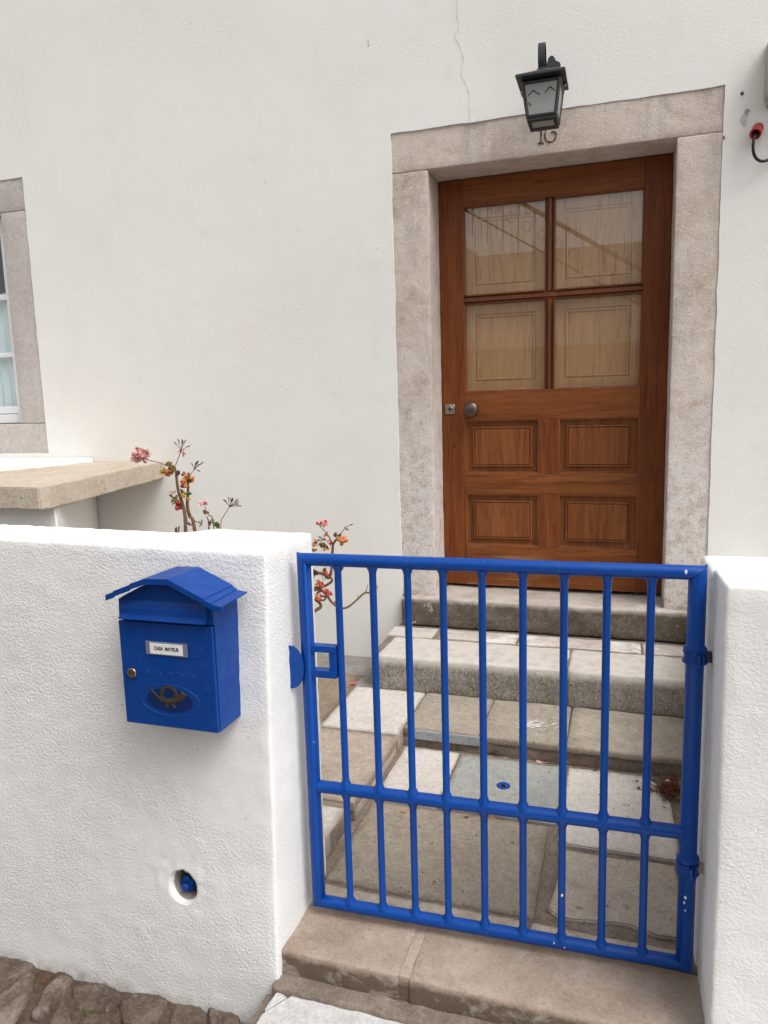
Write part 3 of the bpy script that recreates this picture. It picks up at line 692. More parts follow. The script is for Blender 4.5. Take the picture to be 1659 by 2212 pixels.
mk('curtain', bm, M['curtain'], win)

# ================================================================ DOORSTEPS
steps = empty('doorsteps', (-0.3, 3.0, -1.25), 'worn stone steps under the brown door, middle nosing whitewashed', 'steps')
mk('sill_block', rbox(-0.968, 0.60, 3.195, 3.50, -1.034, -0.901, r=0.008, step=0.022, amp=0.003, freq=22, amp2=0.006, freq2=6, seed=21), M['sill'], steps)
mk('mortar_bed', rbox(-0.985, 0.60, 2.80, 3.50, -1.24, -1.041, r=0.01, step=0.05, amp=0.001, seed=22), M['mortar'], steps)
# rounded nosing blocks
mk('nosing', rbox(-0.950, -0.182, 2.762, 3.025, -1.186, -1.035, r=0.014, step=0.02, amp=0.0022, freq=30, amp2=0.004, freq2=5, seed=23), M['whitestep'], steps)
mk('nosing', rbox(-0.176, 0.60, 2.765, 3.022, -1.186, -1.035, r=0.014, step=0.02, amp=0.0022, freq=30, amp2=0.004, freq2=5, seed=24), M['whitestep'], steps)
for x0, x1 in ((-0.990, -0.782), (-0.750, -0.412), (-0.404, 0.097), (0.105, 0.42)):
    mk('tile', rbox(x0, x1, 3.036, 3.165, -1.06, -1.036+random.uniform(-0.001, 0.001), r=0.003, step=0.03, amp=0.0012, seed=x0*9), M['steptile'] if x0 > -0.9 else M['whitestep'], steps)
# grey lower step, one tread of two stones
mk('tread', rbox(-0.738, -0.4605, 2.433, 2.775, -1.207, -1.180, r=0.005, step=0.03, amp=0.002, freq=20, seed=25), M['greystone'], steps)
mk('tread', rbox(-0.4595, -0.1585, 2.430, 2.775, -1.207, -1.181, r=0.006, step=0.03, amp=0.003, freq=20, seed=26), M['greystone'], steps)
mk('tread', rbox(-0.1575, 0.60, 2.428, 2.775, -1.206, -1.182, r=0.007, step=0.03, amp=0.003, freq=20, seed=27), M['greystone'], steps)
bx('slate_riser', (-0.700, -0.452, 2.4275, 2.4345, -1.219, -1.184), M['slatecut'], steps, bev=0.002)
mk('riser_mortar', rbox(-0.745, 0.60, 2.437, 2.76, -1.255, -1.200, r=0.004, step=0.025, amp=0.006, freq=25, seed=28), M['mortar'], steps)
# scraped white paint on the tread
bm = nb()
for i in range(105):
    u_, v_ = random.gauss(0, 0.42), random.gauss(0, 0.42); x = -0.298+0.085*u_; y = 2.565+0.045*v_+0.012*u_; a = 0.75+random.gauss(0, 0.3); l_ = random.uniform(0.004, 0.019); w_ = random.uniform(0.0010, 0.0036)
    d = Vector((math.cos(a), math.sin(a), 0)); s = Vector((-d.y, d.x, 0))*w_; p = Vector((x, y, -1.1783))
    f = [p-d*l_, p-d*l_*0.3+s, p+d*l_*0.5+s*0.7, p+d*l_, p+d*l_*0.4-s, p-d*l_*0.5-s*0.6]
    bm.faces.new([bm.verts.new(k_+Vector((0, 0, 0.0004*random.random()))) for k_ in f])
r = bmesh.ops.extrude_face_region(bm, geom=list(bm.faces)); bmesh.ops.translate(bm, verts=[v for v in r['geom'] if isinstance(v, bmesh.types.BMVert)], vec=(0, 0, 0.0006))
mk('scraped_paint', bm, M['palelime'], steps, smooth=False)

# ================================================================ FORECOURT PAVING
yard = mk('courtyard', rbox(-2.6, 0.30, 1.575, 3.30, -1.60, -1.252, r=0.01, step=0.03, amp=0.005, freq=20, seed=31), M['mortar'], kind='structure')
Z4 = -1.243
def S(d, mat, seed, **k): return mk('slab', rbox(*d, r=k.pop('r', 0.004), step=0.025, amp=k.pop('amp', 0.0014), freq=24, amp2=k.pop('amp2', 0.002), freq2=5, seed=seed), mat, yard, **k)
S((-0.728, -0.525, 2.045, 2.415, -1.30, Z4), M['palelime'], 32)
S((-0.517, -0.158, 2.046, 2.405, -1.30, Z4+0.001), M['slate'], 33, label='blue grey slate slab with a blue ring set in it')
def shaped(poly, z1, mat, amp=0.002, **k):
    bm = nb(); return W2(bm, 'slab', poly, -1.30, z1, mat, yard, amp=amp, **k)
shaped([(-0.148, 2.405), (0.10, 2.405), (0.135, 2.36), (0.168, 2.25), (0.176, 2.10), (0.172, 1.952), (-0.130, 1.955), (-0.150, 1.972)], Z4+0.001, M['palelime'], 0.0015, label='large pale limestone slab by the right wall')
S((-0.726, -0.178, 1.632, 2.034, -1.30, Z4), M['concrete'], 35, amp=0.0035, r=0.008)
shaped([(-0.150, 1.93), (0.0, 1.925), (0.16, 1.935), (0.168, 1.80), (0.160, 1.652), (0.10, 1.645), (0.04, 1.668), (-0.06, 1.655), (-0.118, 1.645), (-0.150, 1.672), (-0.138, 1.75), (-0.132, 1.85)], Z4+0.001, M['beigeslab'], 0.003)
for a, b, sd_ in ((-0.72, -0.47, 41), (-0.462, -0.19, 42), (-0.182, 0.165, 43)): S((a, b, 1.578, 1.618, -1.30, Z4-0.003), M['beigeslab'], sd_)
# raised side platform at the left
ZP = -1.181
mk('platform_core', rbox(-1.9, -0.752, 1.75, 2.80, -1.252, -1.190, r=0.006, step=0.03, amp=0.004, freq=22, seed=44), M['mortar'], yard)
S((-1.046, -0.742, 2.372, 2.768, -1.25, ZP), M['palelime'], 45, label='pale square slab at the left of the steps')
S((-1.30, -0.740, 1.905, 2.360, -1.214, ZP-0.001), M['brownslab'], 46)
S((-0.80, -0.746, 2.375, 2.420, -1.250, -1.2145), M['palelime'], 47)
S((-1.30, -0.755, 1.640, 1.872, -1.250, ZP-0.002), M['palelime'], 48)
mk('kerb', rbox(-0.774, -0.742, 1.92, 2.355, -1.250, -1.2155, r=0.004, step=0.02, amp=0.003, seed=49), M['beigeslab'], yard)
S((-1.62, -1.060, 2.372, 2.90, -1.214, ZP-0.004), M['pittedslab'], 50, amp=0.003)
S((-1.22, -0.945, 2.776, 3.02, -1.25, ZP-0.006), M['greyslab'], 51, amp=0.003)
S((-1.75, -0.975, 3.03, 3.235, -1.25, -1.224), M['greyslab'], 52, amp=0.003)
S((-1.62, -1.235, 2.912, 3.02, -1.25, -1.205), M['greyslab'], 53, amp=0.003)
# threshold under the gate
thr = empty('gate_threshold', (-0.28, 1.47, -1.335), 'beige stone threshold beneath the blue gate with mossy front edge', 'threshold')
mk('stone', rbox(-0.76, -0.448, 1.388, 1.572, -1.36, -1.262, r=0.006, step=0.016, amp=0.0022, freq=22, amp2=0.003, freq2=6, seed=61), M['threshold'], thr)
mk('mortar_joint', rbox(-0.450, -0.424, 1.390, 1.570, -1.36, -1.2622, r=0.002, step=0.013, amp=0.002, seed=62), M['threshold'], thr)
mk('stone', rbox(-0.426, 0.24, 1.386, 1.572, -1.36, -1.262, r=0.006, step=0.016, amp=0.0022, freq=22, amp2=0.003, freq2=6, seed=63), M['threshold'], thr)
mk('mortar_joint', rbox(-0.745, 0.24, 1.345, 1.40, -1.40, -1.323, r=0.008, step=0.014, amp=0.004, freq=30, seed=64), M['mortar'], thr)

# ================================================================ GARDEN WALLS
XE = -0.735
def wallwarp(p):
    x, y, z = p
    ztop = -0.310
    t = max(0.0, min(1.15, (ztop-z)/1.05))
    if y < 1.50: y -= 0.048*t*(1 if y < 1.45 else 0.5)
    if z > -0.6:
        lift = 0.022*min(1, max(0, (-x-0.735)/1.4)); z += lift*(z+0.6)/0.29
    if x < -1.0 and y > 1.5: y -= 0
    bl = noise.noise(Vector((x*2.2, y*2, z*2.2)))*0.004
    return (x, y+(bl if y < 1.5 else 0), z)
gw = empty('garden_wall', (-2.0, 1.5, -1.47), 'low white roughcast garden wall carrying the blue mailbox', 'wall')
bm = rbox(-3.6, XE, 1.412, 1.672, -1.55, -0.318, r=0.008, step=0.018, amp=0.0022, freq=42, amp2=0.002, freq2=4, seed=71)
def backstep(p):
    x, y, z = wallwarp(p)
    k = min(1, max(0, (-x-0.99)/0.085)); k = k*k*(3-2*k)
    if y > 1.5: y -= 0.078*k*(y-1.5)/0.172
    return (x, y, z)
# drain hole: push the skin inward round the opening
HC = Vector((-0.982, 0, -1.139)); HR = 0.0375
wbm = bm
sel = [f for f in wbm.faces if f.normal.y < -0.5 or True]
for v in wbm.verts: v.co = Vector(backstep(v.co))
fr = [v for v in wbm.verts if v.co.y < 1.45 and (Vector((v.co.x, 0, v.co.z))-HC).length < 0.075]
ff = {f for v in fr for f in v.link_faces if f.calc_center_median().y < 1.45}
r_ = bmesh.ops.subdivide_edges(wbm, edges=list({e for f in ff for e in f.edges}), cuts=3, use_grid_fill=True)
dele = [f for f in wbm.faces if f.calc_center_median().y < 1.45 and (lambda c: (Vector((c.x, 0, c.z))-HC).length < HR)(f.calc_center_median())]
bmesh.ops.delete(wbm, geom=dele, context='FACES')
rim = [e for e in wbm.edges if e.is_boundary]
for v in {v for e in rim for v in e.verts}:
    d = Vector((v.co.x, 0, v.co.z))-HC; d.normalize(); v.co.x = HC.x+d.x*HR*1.0; v.co.z = HC.z+d.z*HR*1.2; v.co.y += 0.002
ex = bmesh.ops.extrude_edge_only(wbm, edges=rim); nv = [g_ for g_ in ex['geom'] if isinstance(g_, bmesh.types.BMVert)]
for v in nv:
    v.co.y += 0.012; v.co.x = HC.x+(v.co.x-HC.x)*0.90; v.co.z = HC.z+(v.co.z-HC.z)*0.90
bmesh.ops.recalc_face_normals(wbm, faces=wbm.faces)
mk('wall_body', wbm, M['garden_plaster'], gw)
bm = nb(); rr = []
for d, s in ((0.0, 0.93), (0.03, 0.86), (0.075, 0.80)):
    rr.append([bm.verts.new((HC.x+math.cos(a)*HR*s, 1.386+d, HC.z+math.sin(a)*HR*1.25*s)) for a in [2*math.pi*k/28 for k in range(28)]])
for A_, B_ in zip(rr, rr[1:]):
    for k in range(28): bm.faces.new((A_[k], B_[k], B_[(k+1) % 28], A_[(k+1) % 28]))
bm.faces.new(rr[-1])
for v in bm.verts: v.co += Vector((noise.noise(v.co*60), 0, noise.noise(v.co*50)))*0.003
mk('drain_hole', bm, M['patch'], gw)
bm = nb(); lathe(bm, (-0.990, 1.412, -1.152), (0.15, -1, 0.1), [(0, 0.020), (0.006, 0.021), (0.011, 0.018), (0.0125, 0.010), (0.024, 0.0095), (0.027, 0.008), (0.028, 0.001)], 16)
lathe(bm, (-0.986, 1.404, -1.134), (0.3, -0.8, 0.5), [(0, 0.008), (0.014, 0.008), (0.016, 0.001)], 10)
sharp(bm); mk('pipe_valve', bm, M['gate'], label='small blue painted valve deep in the round hole of the white wall', cat='valve')
rp = empty('gate_pier', (0.8, 1.6, -1.47), 'white roughcast wall at the right of the blue gate', 'wall')
def rwarp(p):
    x, y, z = p
    t = max(0.0, (-0.343-z)/1.0)
    if y < 1.5: y -= 0.045*t
    x += noise.noise(Vector((x*3, y*4, z*2.3)))*0.003
    if z > -0.5: z -= 0.021*max(0, (y-1.41))/0.38
    return (x, y, z)
bm = rbox(0.186, 1.9, 1.405, 1.592, -1.55, -0.342, r=0.008, step=0.018, amp=0.0022, freq=42, amp2=0.0015, freq2=4, seed=72); mk('wall_body', bm, M['pier_plaster'], rp, warp=rwarp)
bm = rbox(0.180, 1.9, 1.580, 1.792, -1.55, -0.344, r=0.014, step=0.03, amp=0.0015, freq=20, seed=73); mk('wall_body', bm, M['ledge_plaster'], rp, warp=rwarp)
# side wall of the yard that bounds the steps at the right
bm = nb(); slabpoly(bm, [(0.222, 1.80), (0.60, 1.80), (0.60, 3.228), (0.405, 3.228)], -1.4, -0.75); mk('side_wall', bm, M['ledge_plaster'], rp, smooth=False)

# ================================================================ BENCH UNDER WINDOW
be_ = empty('stone_bench', (-2.3, 2.7, -1.25), 'travertine slab bench on white masonry under the window', 'bench')
bm = nb(); slabpoly(bm, [(-2.236, 3.232), (-2.19, 3.04), (-1.985, 2.16), (-2.0, 2.118), (-2.2, 2.128), (-3.3, 2.14), (-3.3, 2.62), (-2.76, 2.66), (-2.67, 3.232)], -0.350, -0.266)
bmesh.ops.bevel(bm, geom=list(bm.edges), offset=0.004, segments=2, affect='EDGES')
bmesh.ops.triangulate(bm, faces=[f for f in bm.faces if len(f.verts) > 4])
bmesh.ops.subdivide_edges(bm, edges=[e for e in bm.edges if e.calc_length() > 0.1], cuts=8, use_grid_fill=True)
for v in bm.verts: v.co += Vector((noise.noise(v.co*20), noise.noise(v.co*20+Vector((5, 0, 0))), noise.noise(v.co*14)))*0.0035
sharp(bm, 30); mk('seat_slab', bm, M['travertine'], be_)
bm = nb(); lathe(bm, (-2.047, 2.126, -0.301), (0, -1, 0), [(0, 0.008), (0.0025, 0.008), (0.0025, 0.0001)], 12); mk('bolt_hole', bm, M['dark'], be_)
bm = nb(); slabpoly(bm, [(-2.0, 2.20), (-3.25, 2.20), (-3.25, 3.23), (-2.672, 3.23)], -1.3, -0.352)
bmesh.ops.bevel(bm, geom=[e for e in bm.edges if abs(e.verts[0].co.z-e.verts[1].co.z) > 0.1], offset=0.012, segments=3, affect='EDGES')
mk('support', bm, M['ledge_plaster'], be_, smooth=False)
bm = nb(); slabpoly(bm, [(-2.665, 3.231), (-2.755, 2.68), (-3.6, 2.62), (-4.4, 2.66), (-4.4, 3.231)], -1.3, -0.243)
bmesh.ops.bevel(bm, geom=list(bm.edges), offset=0.006, segments=2, affect='EDGES')
mk('white_upstand', bm, M['ledge_plaster'], be_, smooth=False)

# ================================================================ GATE
gate = empty('garden_gate', (-0.27, 1.54, -1.243), 'blue tubular metal gate with nine upright bars', 'gate')
def gwarp(p): return (p[0]*(1.53+0.028*(p[0]+0.7))/1.53, p[1]+0.028*(p[0]+0.7), p[2])
YGt = 1.53
def hrail(name, zc, r, x0, x1, m0=0, m1=0, dz=0.0, seg=20, ntz=30):
    """level pipe; m0 / m1 = slope of the mitre at each end"""
    bm = nb(); rings = []
    for i in range(ntz+1):
        t = i/ntz; ring = []
        for k in range(seg):
            a = 2*math.pi*k/seg; oz = math.cos(a)*r; x = (x0+m0*oz)*(1-t)+(x1+m1*oz)*t
            ring.append(bm.verts.new((x, YGt+math.sin(a)*r, zc+oz+dz*t+0.0006*noise.noise(Vector((x*6, zc, 0))))))
        rings.append(ring)
    for A_, B_ in zip(rings, rings[1:]):
        for k in range(seg): bm.faces.new((A_[k], A_[(k+1) % seg], B_[(k+1) % seg], B_[k]))
    bm.faces.new(rings[0][::-1]); bm.faces.new(rings[-1]); bmesh.ops.recalc_face_normals(bm, faces=bm.faces); sharp(bm, 60)
    return mk(name, bm, M['gate'], gate, warp=gwarp)
def vrail(name, xc, r, z0, z1, m0, m1, seg=20, prof=None):
    bm = nb(); rings = []; st = prof or [(z0, r), (z1, r)]
    for i, (z, rr_) in enumerate(st):
        ring = []
        for k in range(seg):
            a = 2*math.pi*k/seg; ox = math.cos(a)*rr_
            zz = z + (m0*ox if i == 0 else 0) + (m1*ox if i == len(st)-1 else 0)
            ring.append(bm.verts.new((xc+ox, YGt+math.sin(a)*rr_, zz)))
        rings.append(ring)
    for A_, B_ in zip(rings, rings[1:]):
        for k in range(seg): bm.faces.new((A_[k], A_[(k+1) % seg], B_[(k+1) % seg], B_[k]))
    bm.faces.new(rings[0][::-1]); bm.faces.new(rings[-1]); bmesh.ops.recalc_face_normals(bm, faces=bm.faces); sharp(bm, 60)
    return mk(name, bm, M['gate'], gate, warp=gwarp)
RT = 0.0150; XL, XR = -0.6970, 0.1510; ZT, ZB = -0.3545, -1.2275
hrail('top_rail', ZT, RT, XL, XR, -1, 1)
hrail('bottom_rail', ZB, RT, XL, XR, 1, -1)
vrail('stile', XL, 0.0165, ZB, ZT, 1, -1)
vrail('stile', XR, 0.0175, ZB, ZT, -1, 1, prof=[(ZB, 0.0175), (-0.985, 0.0175), (-0.981, 0.0225), (-0.972, 0.0225), (-0.966, 0.0175), (-0.525, 0.0175), (-0.519, 0.0225), (-0.510, 0.0225), (-0.504, 0.0175), (ZT, 0.0175)])
hrail('middle_rail', -0.919, RT, XL+0.012, XR-0.012, 0, 0, 0.0)
bars = [-0.613, -0.5285, -0.4465, -0.3655, -0.2790, -0.1915, -0.1060, -0.0200, 0.0655]
for b in bars:
    st = []
    for z0, z1 in ((ZB, -0.919), (-0.919, ZT)):
        st += [(z0+0.010, 0.0145), (z0+0.0165, 0.0122), (z0+0.022, 0.0098), (z0+0.027, 0.0084), (z1-0.027, 0.0084), (z1-0.022, 0.0098), (z1-0.0165, 0.0122), (z1-0.010, 0.0145)]
    vrail('bar', b, 0.0084, ZB, ZT, 0, 0, 14, st)
# latch box on the left stile
for z0, z1 in ((-0.575, -0.559), (-0.637, -0.619)):
    bm = nb(); box(bm, XL+0.012, -0.622, YGt-0.012, YGt+0.012, z0, z1, bev=0.0015); mk('latch_bar', bm, M['gate'], gate, smooth=False, warp=gwarp)
bm = nb(); box(bm, -0.640, -0.6215, YGt-0.010, YGt+0.012, -0.6185, -0.5755, bev=0.0015); mk('latch_plate', bm, M['gate'], gate, smooth=False, warp=gwarp)
# paint chips
for cx, cz, r_c in ((-0.1045, -1.104, 0.0032), (-0.121, -1.222, 0.0015), (-0.098, -1.228, 0.0016), (0.1475, -1.058, 0.003), (0.1455, -1.07, 0.0022), (0.148, -1.088, 0.0015), (0.128, -0.350, 0.003)):
    rad_ = 0.0087 if abs(cx+0.1045) < 0.001 else (0.0153 if cx < 0.12 or cz > -0.4 else 0.0178)
    bm = nb(); P = []
    for k in range(9):
        a = 2*math.pi*k/9; s = r_c*(1+0.6*noise.noise(Vector((math.cos(a)*2, math.sin(a)*2, cx*50))))
        P.append((cx+math.cos(a)*s*0.8, cz+math.sin(a)*s*1.3))
    prism(bm, P, YGt-rad_-0.0002, YGt-rad_+0.003); bmesh.ops.recalc_face_normals(bm, faces=bm.faces)
    mk('paint_chip', bm, M['card'], gate, smooth=False, warp=gwarp)
# hinges fixed to the pier
for zc, lab in ((-0.527, 'upper dark blue hinge clamp joining gate stile and right wall'), (-0.994, 'lower blue hinge clamp joining gate stile and right wall')):
    hg = empty('hinge', (0.155, 1.555, zc), lab, 'hinge', 'hinge clamps on the right gate stile')
    bm = nb(); lathe(bm, (XR+0.0022, 1.5538, zc-0.014), (0, 0, 1), [(0, 0.0195), (0.0, 0.024), (0.003, 0.0245), (0.004, 0.0215), (0.020, 0.0215), (0.021, 0.0235), (0.024, 0.0235), (0.024, 0.0195)], 28); sharp(bm, 30)
    mk('collar', bm, M['mail'], hg)
    bm = nb(); box(bm, XR-0.001+0.004, XR+0.011, 1.5538-0.030, 1.5538-0.019, zc-0.016, zc+0.010, bev=0.0015); box(bm, XR+0.014, XR+0.018, 1.5538-0.028, 1.5538-0.012, zc-0.013, zc+0.007, bev=0.001)
    mk('lug', bm, M['mail'], hg, smooth=False)
    bm = nb(); box(bm, XR+0.020, 0.192, 1.5538-0.006, 1.5538+0.006, zc-0.012, zc+0.010, bev=0.0015); mk('wall_tab', bm, M['black'] if zc > -0.7 else M['patch'], hg, smooth=False)
# latch keeper on the left wall end
bm = nb(); P = [(-0.7365, -0.548)]+[(-0.7365+0.037*math.sin(a)**0.8 if a > 0 else -0.7365, -0.6085+0.0605*math.cos(a)) for a in [math.pi*k/18 for k in range(1, 18)]]+[(-0.7365, -0.669)]

for v_ in range(len(P)): P[v_] = (P[v_][0], -0.6115+(P[v_][1]+0.6085)*0.87)
prism(bm, P, 1.506, 1.5095); box(bm, -0.7375, -0.732, 1.5095, 1.530, -0.655, -0.566)
bmesh.ops.recalc_face_normals(bm, faces=bm.faces)
mk('latch_keeper', bm, M['gate'], label='rounded blue latch plate set in the left wall end', cat='latch', smooth=False)

# ================================================================ MAILBOX
mb = empty('mailbox', (-0.92, 1.35, -0.693), 'blue metal mailbox with pitched roof and gold horn hung on the white wall', 'mailbox')
YM = 1.300
YB = 1.405
# body shell
bm = nb(); prism(bm, [(-1.040, -0.692), (-0.808, -0.692), (-0.806, -0.407), (-0.85, -0.383), (-0.89, -0.362), (-0.945, -0.362), (-0.99, -0.381), (-1.038, -0.405)], YM+0.006, YB)
bmesh.ops.bevel(bm, geom=list(bm.edges), offset=0.0012, segments=1, affect='EDGES'); bmesh.ops.recalc_face_normals(bm, faces=bm.faces)
mk('body', bm, M['mail'], mb, smooth=False)
bm = nb(); prism(bm, [(-1.039, -0.4500), (-0.8045, -0.4500), (-0.8045, -0.409), (-0.85, -0.385), (-0.89, -0.363), (-0.945, -0.363), (-0.99, -0.382), (-1.037, -0.406)], YM-0.002, YM+0.0055)
bmesh.ops.recalc_face_normals(bm, faces=bm.faces); mk('front_hood', bm, M['mail'], mb, smooth=False)
dr = bx('mailbox_door', (-1.0415, -0.8090, YM-0.0035, YM+0.0045, -0.6905, -0.4545), M['mail'], mb, bev=0.0016)
# flap with curled lip
bm = nb(); sec = [(YM-0.003, -0.405), (YM-0.007, -0.413), (YM-0.010, -0.424), (YM-0.011, -0.436), (YM-0.0125, -0.4395), (YM-0.018, -0.4445), (YM-0.018, -0.4465), (YM-0.010, -0.4455), (YM-0.002, -0.4455)]
a_ = [bm.verts.new((-1.029 if i else -1.027, y, z)) for i, (y, z) in enumerate(sec)]; b_ = [bm.verts.new((-0.8165, y, z)) for y, z in sec]
bm.faces.new(a_); bm.faces.new(b_[::-1])
for i in range(len(sec)): bm.faces.new((a_[i], b_[i], b_[(i+1) % len(sec)], a_[(i+1) % len(sec)]))
bmesh.ops.recalc_face_normals(bm, faces=bm.faces); mk('slot_flap', bm, M['mail'], mb, smooth=False)
# roof of overlapping folded strips
RP = [(-1.0485, -0.3935), (-1.027, -0.3835), (-0.985, -0.3660), (-0.945, -0.3505), (-0.890, -0.3490), (-0.849, -0.3675), (-0.807, -0.3885), (-0.791, -0.3970), (-0.7665, -0.4005)]
rf = empty('roof', (-0.92, 1.33, -0.39)); rf.parent = mb; rf.location = WL['roof']-WL['mailbox']
for i, (p, q_) in enumerate(zip(RP, RP[1:])):
    bm = nb(); st_ = 0.0022 if i in (0, 1, 2, 5, 6) else 0.0
    hi_, lo_ = (q_, p) if i < 4 else (p, q_)
    hz = 0.0
    P = [(hi_[0], hi_[1]-hz), (lo_[0], lo_[1]+st_), (lo_[0], lo_[1]+st_-0.0125), (hi_[0], hi_[1]-0.0125)]
    # plan: front lip plus a thin sheet running back to the wall
    prism(bm, P, 1.2700, 1.2735)
    Q = [(hi_[0], hi_[1]-hz), (lo_[0], lo_[1]+st_), (lo_[0], lo_[1]+st_-0.003), (hi_[0], hi_[1]-0.003)]
    prism(bm, Q, 1.2735, YB-0.015)
    for v in bm.verts:
        if v.co.y > 1.3 and v.co.x > -0.8: v.co.x -= 0.006
    bmesh.ops.recalc_face_normals(bm, faces=bm.faces)
    mk('roof_strip', bm, M['mail'], rf, smooth=False)
# name plate
npl = bx('name_plate', (-0.974, -0.8705, YM-0.0065, YM-0.0035, -0.5255, -0.4955), M['plastic'], dr, bev=0.001)
bx('name_card', (-0.9625, -0.8805, YM-0.0072, YM-0.0066, -0.5225, -0.4985), M['card'], dr, bev=0)
fc = bpy.data.curves.new('t', 'FONT'); fc.body = 'CASA  MATEUS'; fc.size = 0.0108; fc.align_x = 'CENTER'; fc.align_y = 'CENTER'; fc.extrude = 0.0002; fc.offset = 0.00032; fc.resolution_u = 3
fo = bpy.data.objects.new('t', fc); COL.objects.link(fo); bpy.context.view_layer.update()
tm = bpy.data.meshes.new_from_object(fo.evaluated_get(bpy.context.evaluated_depsgraph_get()))
bpy.data.objects.remove(fo); bm = nb(); bm.from_mesh(tm)
xs = [v.co.x for v in bm.verts]; sx = 0.0615/(max(xs)-min(xs))
for v in bm.verts: v.co = Vector((-0.9215+v.co.x*sx, YM-0.0074-v.co.z, -0.5103+v.co.y*1.02))
mk('lettering', bm, M['ink'], dr, smooth=False)
# lock
bm = nb(); lathe(bm, (-1.0135, YM-0.003, -0.5715), (0, -1, 0), [(0, 0.0115), (0.006, 0.0115), (0.0072, 0.0100), (0.0074, 0.008), (0.0068, 0.0001)], 24); sharp(bm); mk('lock', bm, M['steel'], dr)
bm = nb(); box(bm, -1.0165, -1.0085, YM-0.0108, YM-0.0098, -0.5722, -0.5708); box(bm, -1.0200, -1.0190, YM-0.0108, YM-0.0098, -0.5728, -0.5695); mk('keyhole', bm, M['ink'], dr, smooth=False)
# embossing
def arc(cx, cz, rx, rz, a0, a1, rad, mat=None, y=YM-0.0030, n=30):
    bm = nb(); tube(bm, [(cx+rx*math.cos(math.radians(a0+(a1-a0)*k/n)), y, cz+rz*math.sin(math.radians(a0+(a1-a0)*k/n))) for k in range(n+1)], rad, 8); return mk('embossing', bm, mat or M['mail'], dr)
arc(-0.9245, -0.6285, 0.073, 0.036, 0, 360, 0.0016)
arc(-0.925, -0.511, 0.092, 0.0165, 125, 178, 0.0013); arc(-0.925, -0.511, 0.092, 0.0165, 2, 50, 0.0013); arc(-0.925, -0.513, 0.092, 0.0175, -60, -2, 0.0013)
for k in range(5): arc(-0.981+k*0.0285, -0.5745, 0.012, 0.0105, 20, 160, 0.0014, n=10)
bm = nb(); lathe(bm, (0, 0, 0), (0, -1, 0), [(0, 1), (0.0006, 0.995), (0.0006, 0.001)], 40)
for v in bm.verts: v.co = Vector((-0.9245+v.co.x*0.058, YM-0.0034+v.co.y, -0.6275+v.co.z*0.028))
mk('dark_oval', bm, M['maildark'], dr, smooth=False)
bm = nb(); yh = YM-0.0040
def ht(pts, rads): 
    P = smoothpts([(x, 0, z) for x, z in pts], 5); n = len(P); R_ = [rads[0]+(rads[1]-rads[0])*i/(n-1) for i in range(n)]
    v0 = len(bm.verts); tube(bm, P, R_, 8)
    bm.verts.ensure_lookup_table()
    for v in bm.verts[v0:]: v.co.y = yh+v.co.y*0.28
ring = [(-0.9275+0.0185*math.cos(2*math.pi*k/24), -0.6125+0.0145*math.sin(2*math.pi*k/24)) for k in range(25)]
ht(ring, (0.0028, 0.0028))
ht([(-0.971, -0.606), (-0.963, -0.6155), (-0.954, -0.6225), (-0.944, -0.6205), (-0.941, -0.611), (-0.934, -0.600), (-0.925, -0.5965)], (0.0030, 0.0024))
ht([(-0.960, -0.6205), (-0.945, -0.629), (-0.928, -0.6315), (-0.910, -0.6275), (-0.896, -0.618), (-0.886, -0.6085)], (0.0024, 0.0085))
ht([(-0.932, -0.597), (-0.915, -0.598), (-0.907, -0.607), (-0.905, -0.617)], (0.0022, 0.0034))
ht([(-0.925, -0.628), (-0.929, -0.637), (-0.936, -0.643)], (0.003, 0.0042)); ht([(-0.921, -0.629), (-0.917, -0.638), (-0.912, -0.644)], (0.003, 0.0042))
mk('horn_emblem', bm, M['gold'], dr)

# ================================================================ WALL LANTERN
ln = empty('wall_lantern', (-0.30, 3.05, 1.04), 'black iron lantern with frosted panes above the door', 'lantern')
yF, yB2 = 2.975, 3.115
T = [(-0.372, yF), (-0.238, yF), (-0.238, yB2), (-0.372, yB2)]; B = [(-0.353, yF+0.008), (-0.2525, yF+0.008), (-0.2525, yB2-0.012), (-0.353, yB2-0.012)]
zT, zB_ = 1.172, 1.047
def quadbar(bm, a, b, r_): tube(bm, [a, b], r_, 4)
def P3(xy, z): return Vector((xy[0], xy[1], z))
fr_ = nb()
for i in range(4):
    quadbar(fr_, P3(B[i], zB_), P3(T[i], zT), 0.0075)
    quadbar(fr_, P3(B[i], zB_+0.004), P3(B[(i+1) % 4], zB_+0.004), 0.0085)
    quadbar(fr_, P3(T[i], zT-0.003), P3(T[(i+1) % 4], zT-0.003), 0.0085)
mk('frame', fr_, M['black'], ln, smooth=False)
for i in range(4):
    c1, c2, c3, c4 = P3(B[i], zB_), P3(B[(i+1) % 4], zB_), P3(T[(i+1) % 4], zT), P3(T[i], zT)
    n_v = (c2-c1).cross(c4-c1).normalized()*0.0015; bm = nb()
    a = [bm.verts.new(p_-n_v) for p_ in (c1, c2, c3, c4)]; b = [bm.verts.new(p_+n_v) for p_ in (c1, c2, c3, c4)]
    bm.faces.new(a); bm.faces.new(b[::-1])
    for k in range(4): bm.faces.new((a[k], b[k], b[(k+1) % 4], a[(k+1) % 4]))
    bmesh.ops.recalc_face_normals(bm, faces=bm.faces)
    mk('glass_pane', bm, M['frost'], ln, smooth=False)
def fp(u, v): 
    b0 = P3(B[0], zB_).lerp(P3(B[1], zB_), u); t0 = P3(T[0], zT).lerp(P3(T[1], zT), u); p_ = b0.lerp(t0, v); p_.y -= 0.003; return p_
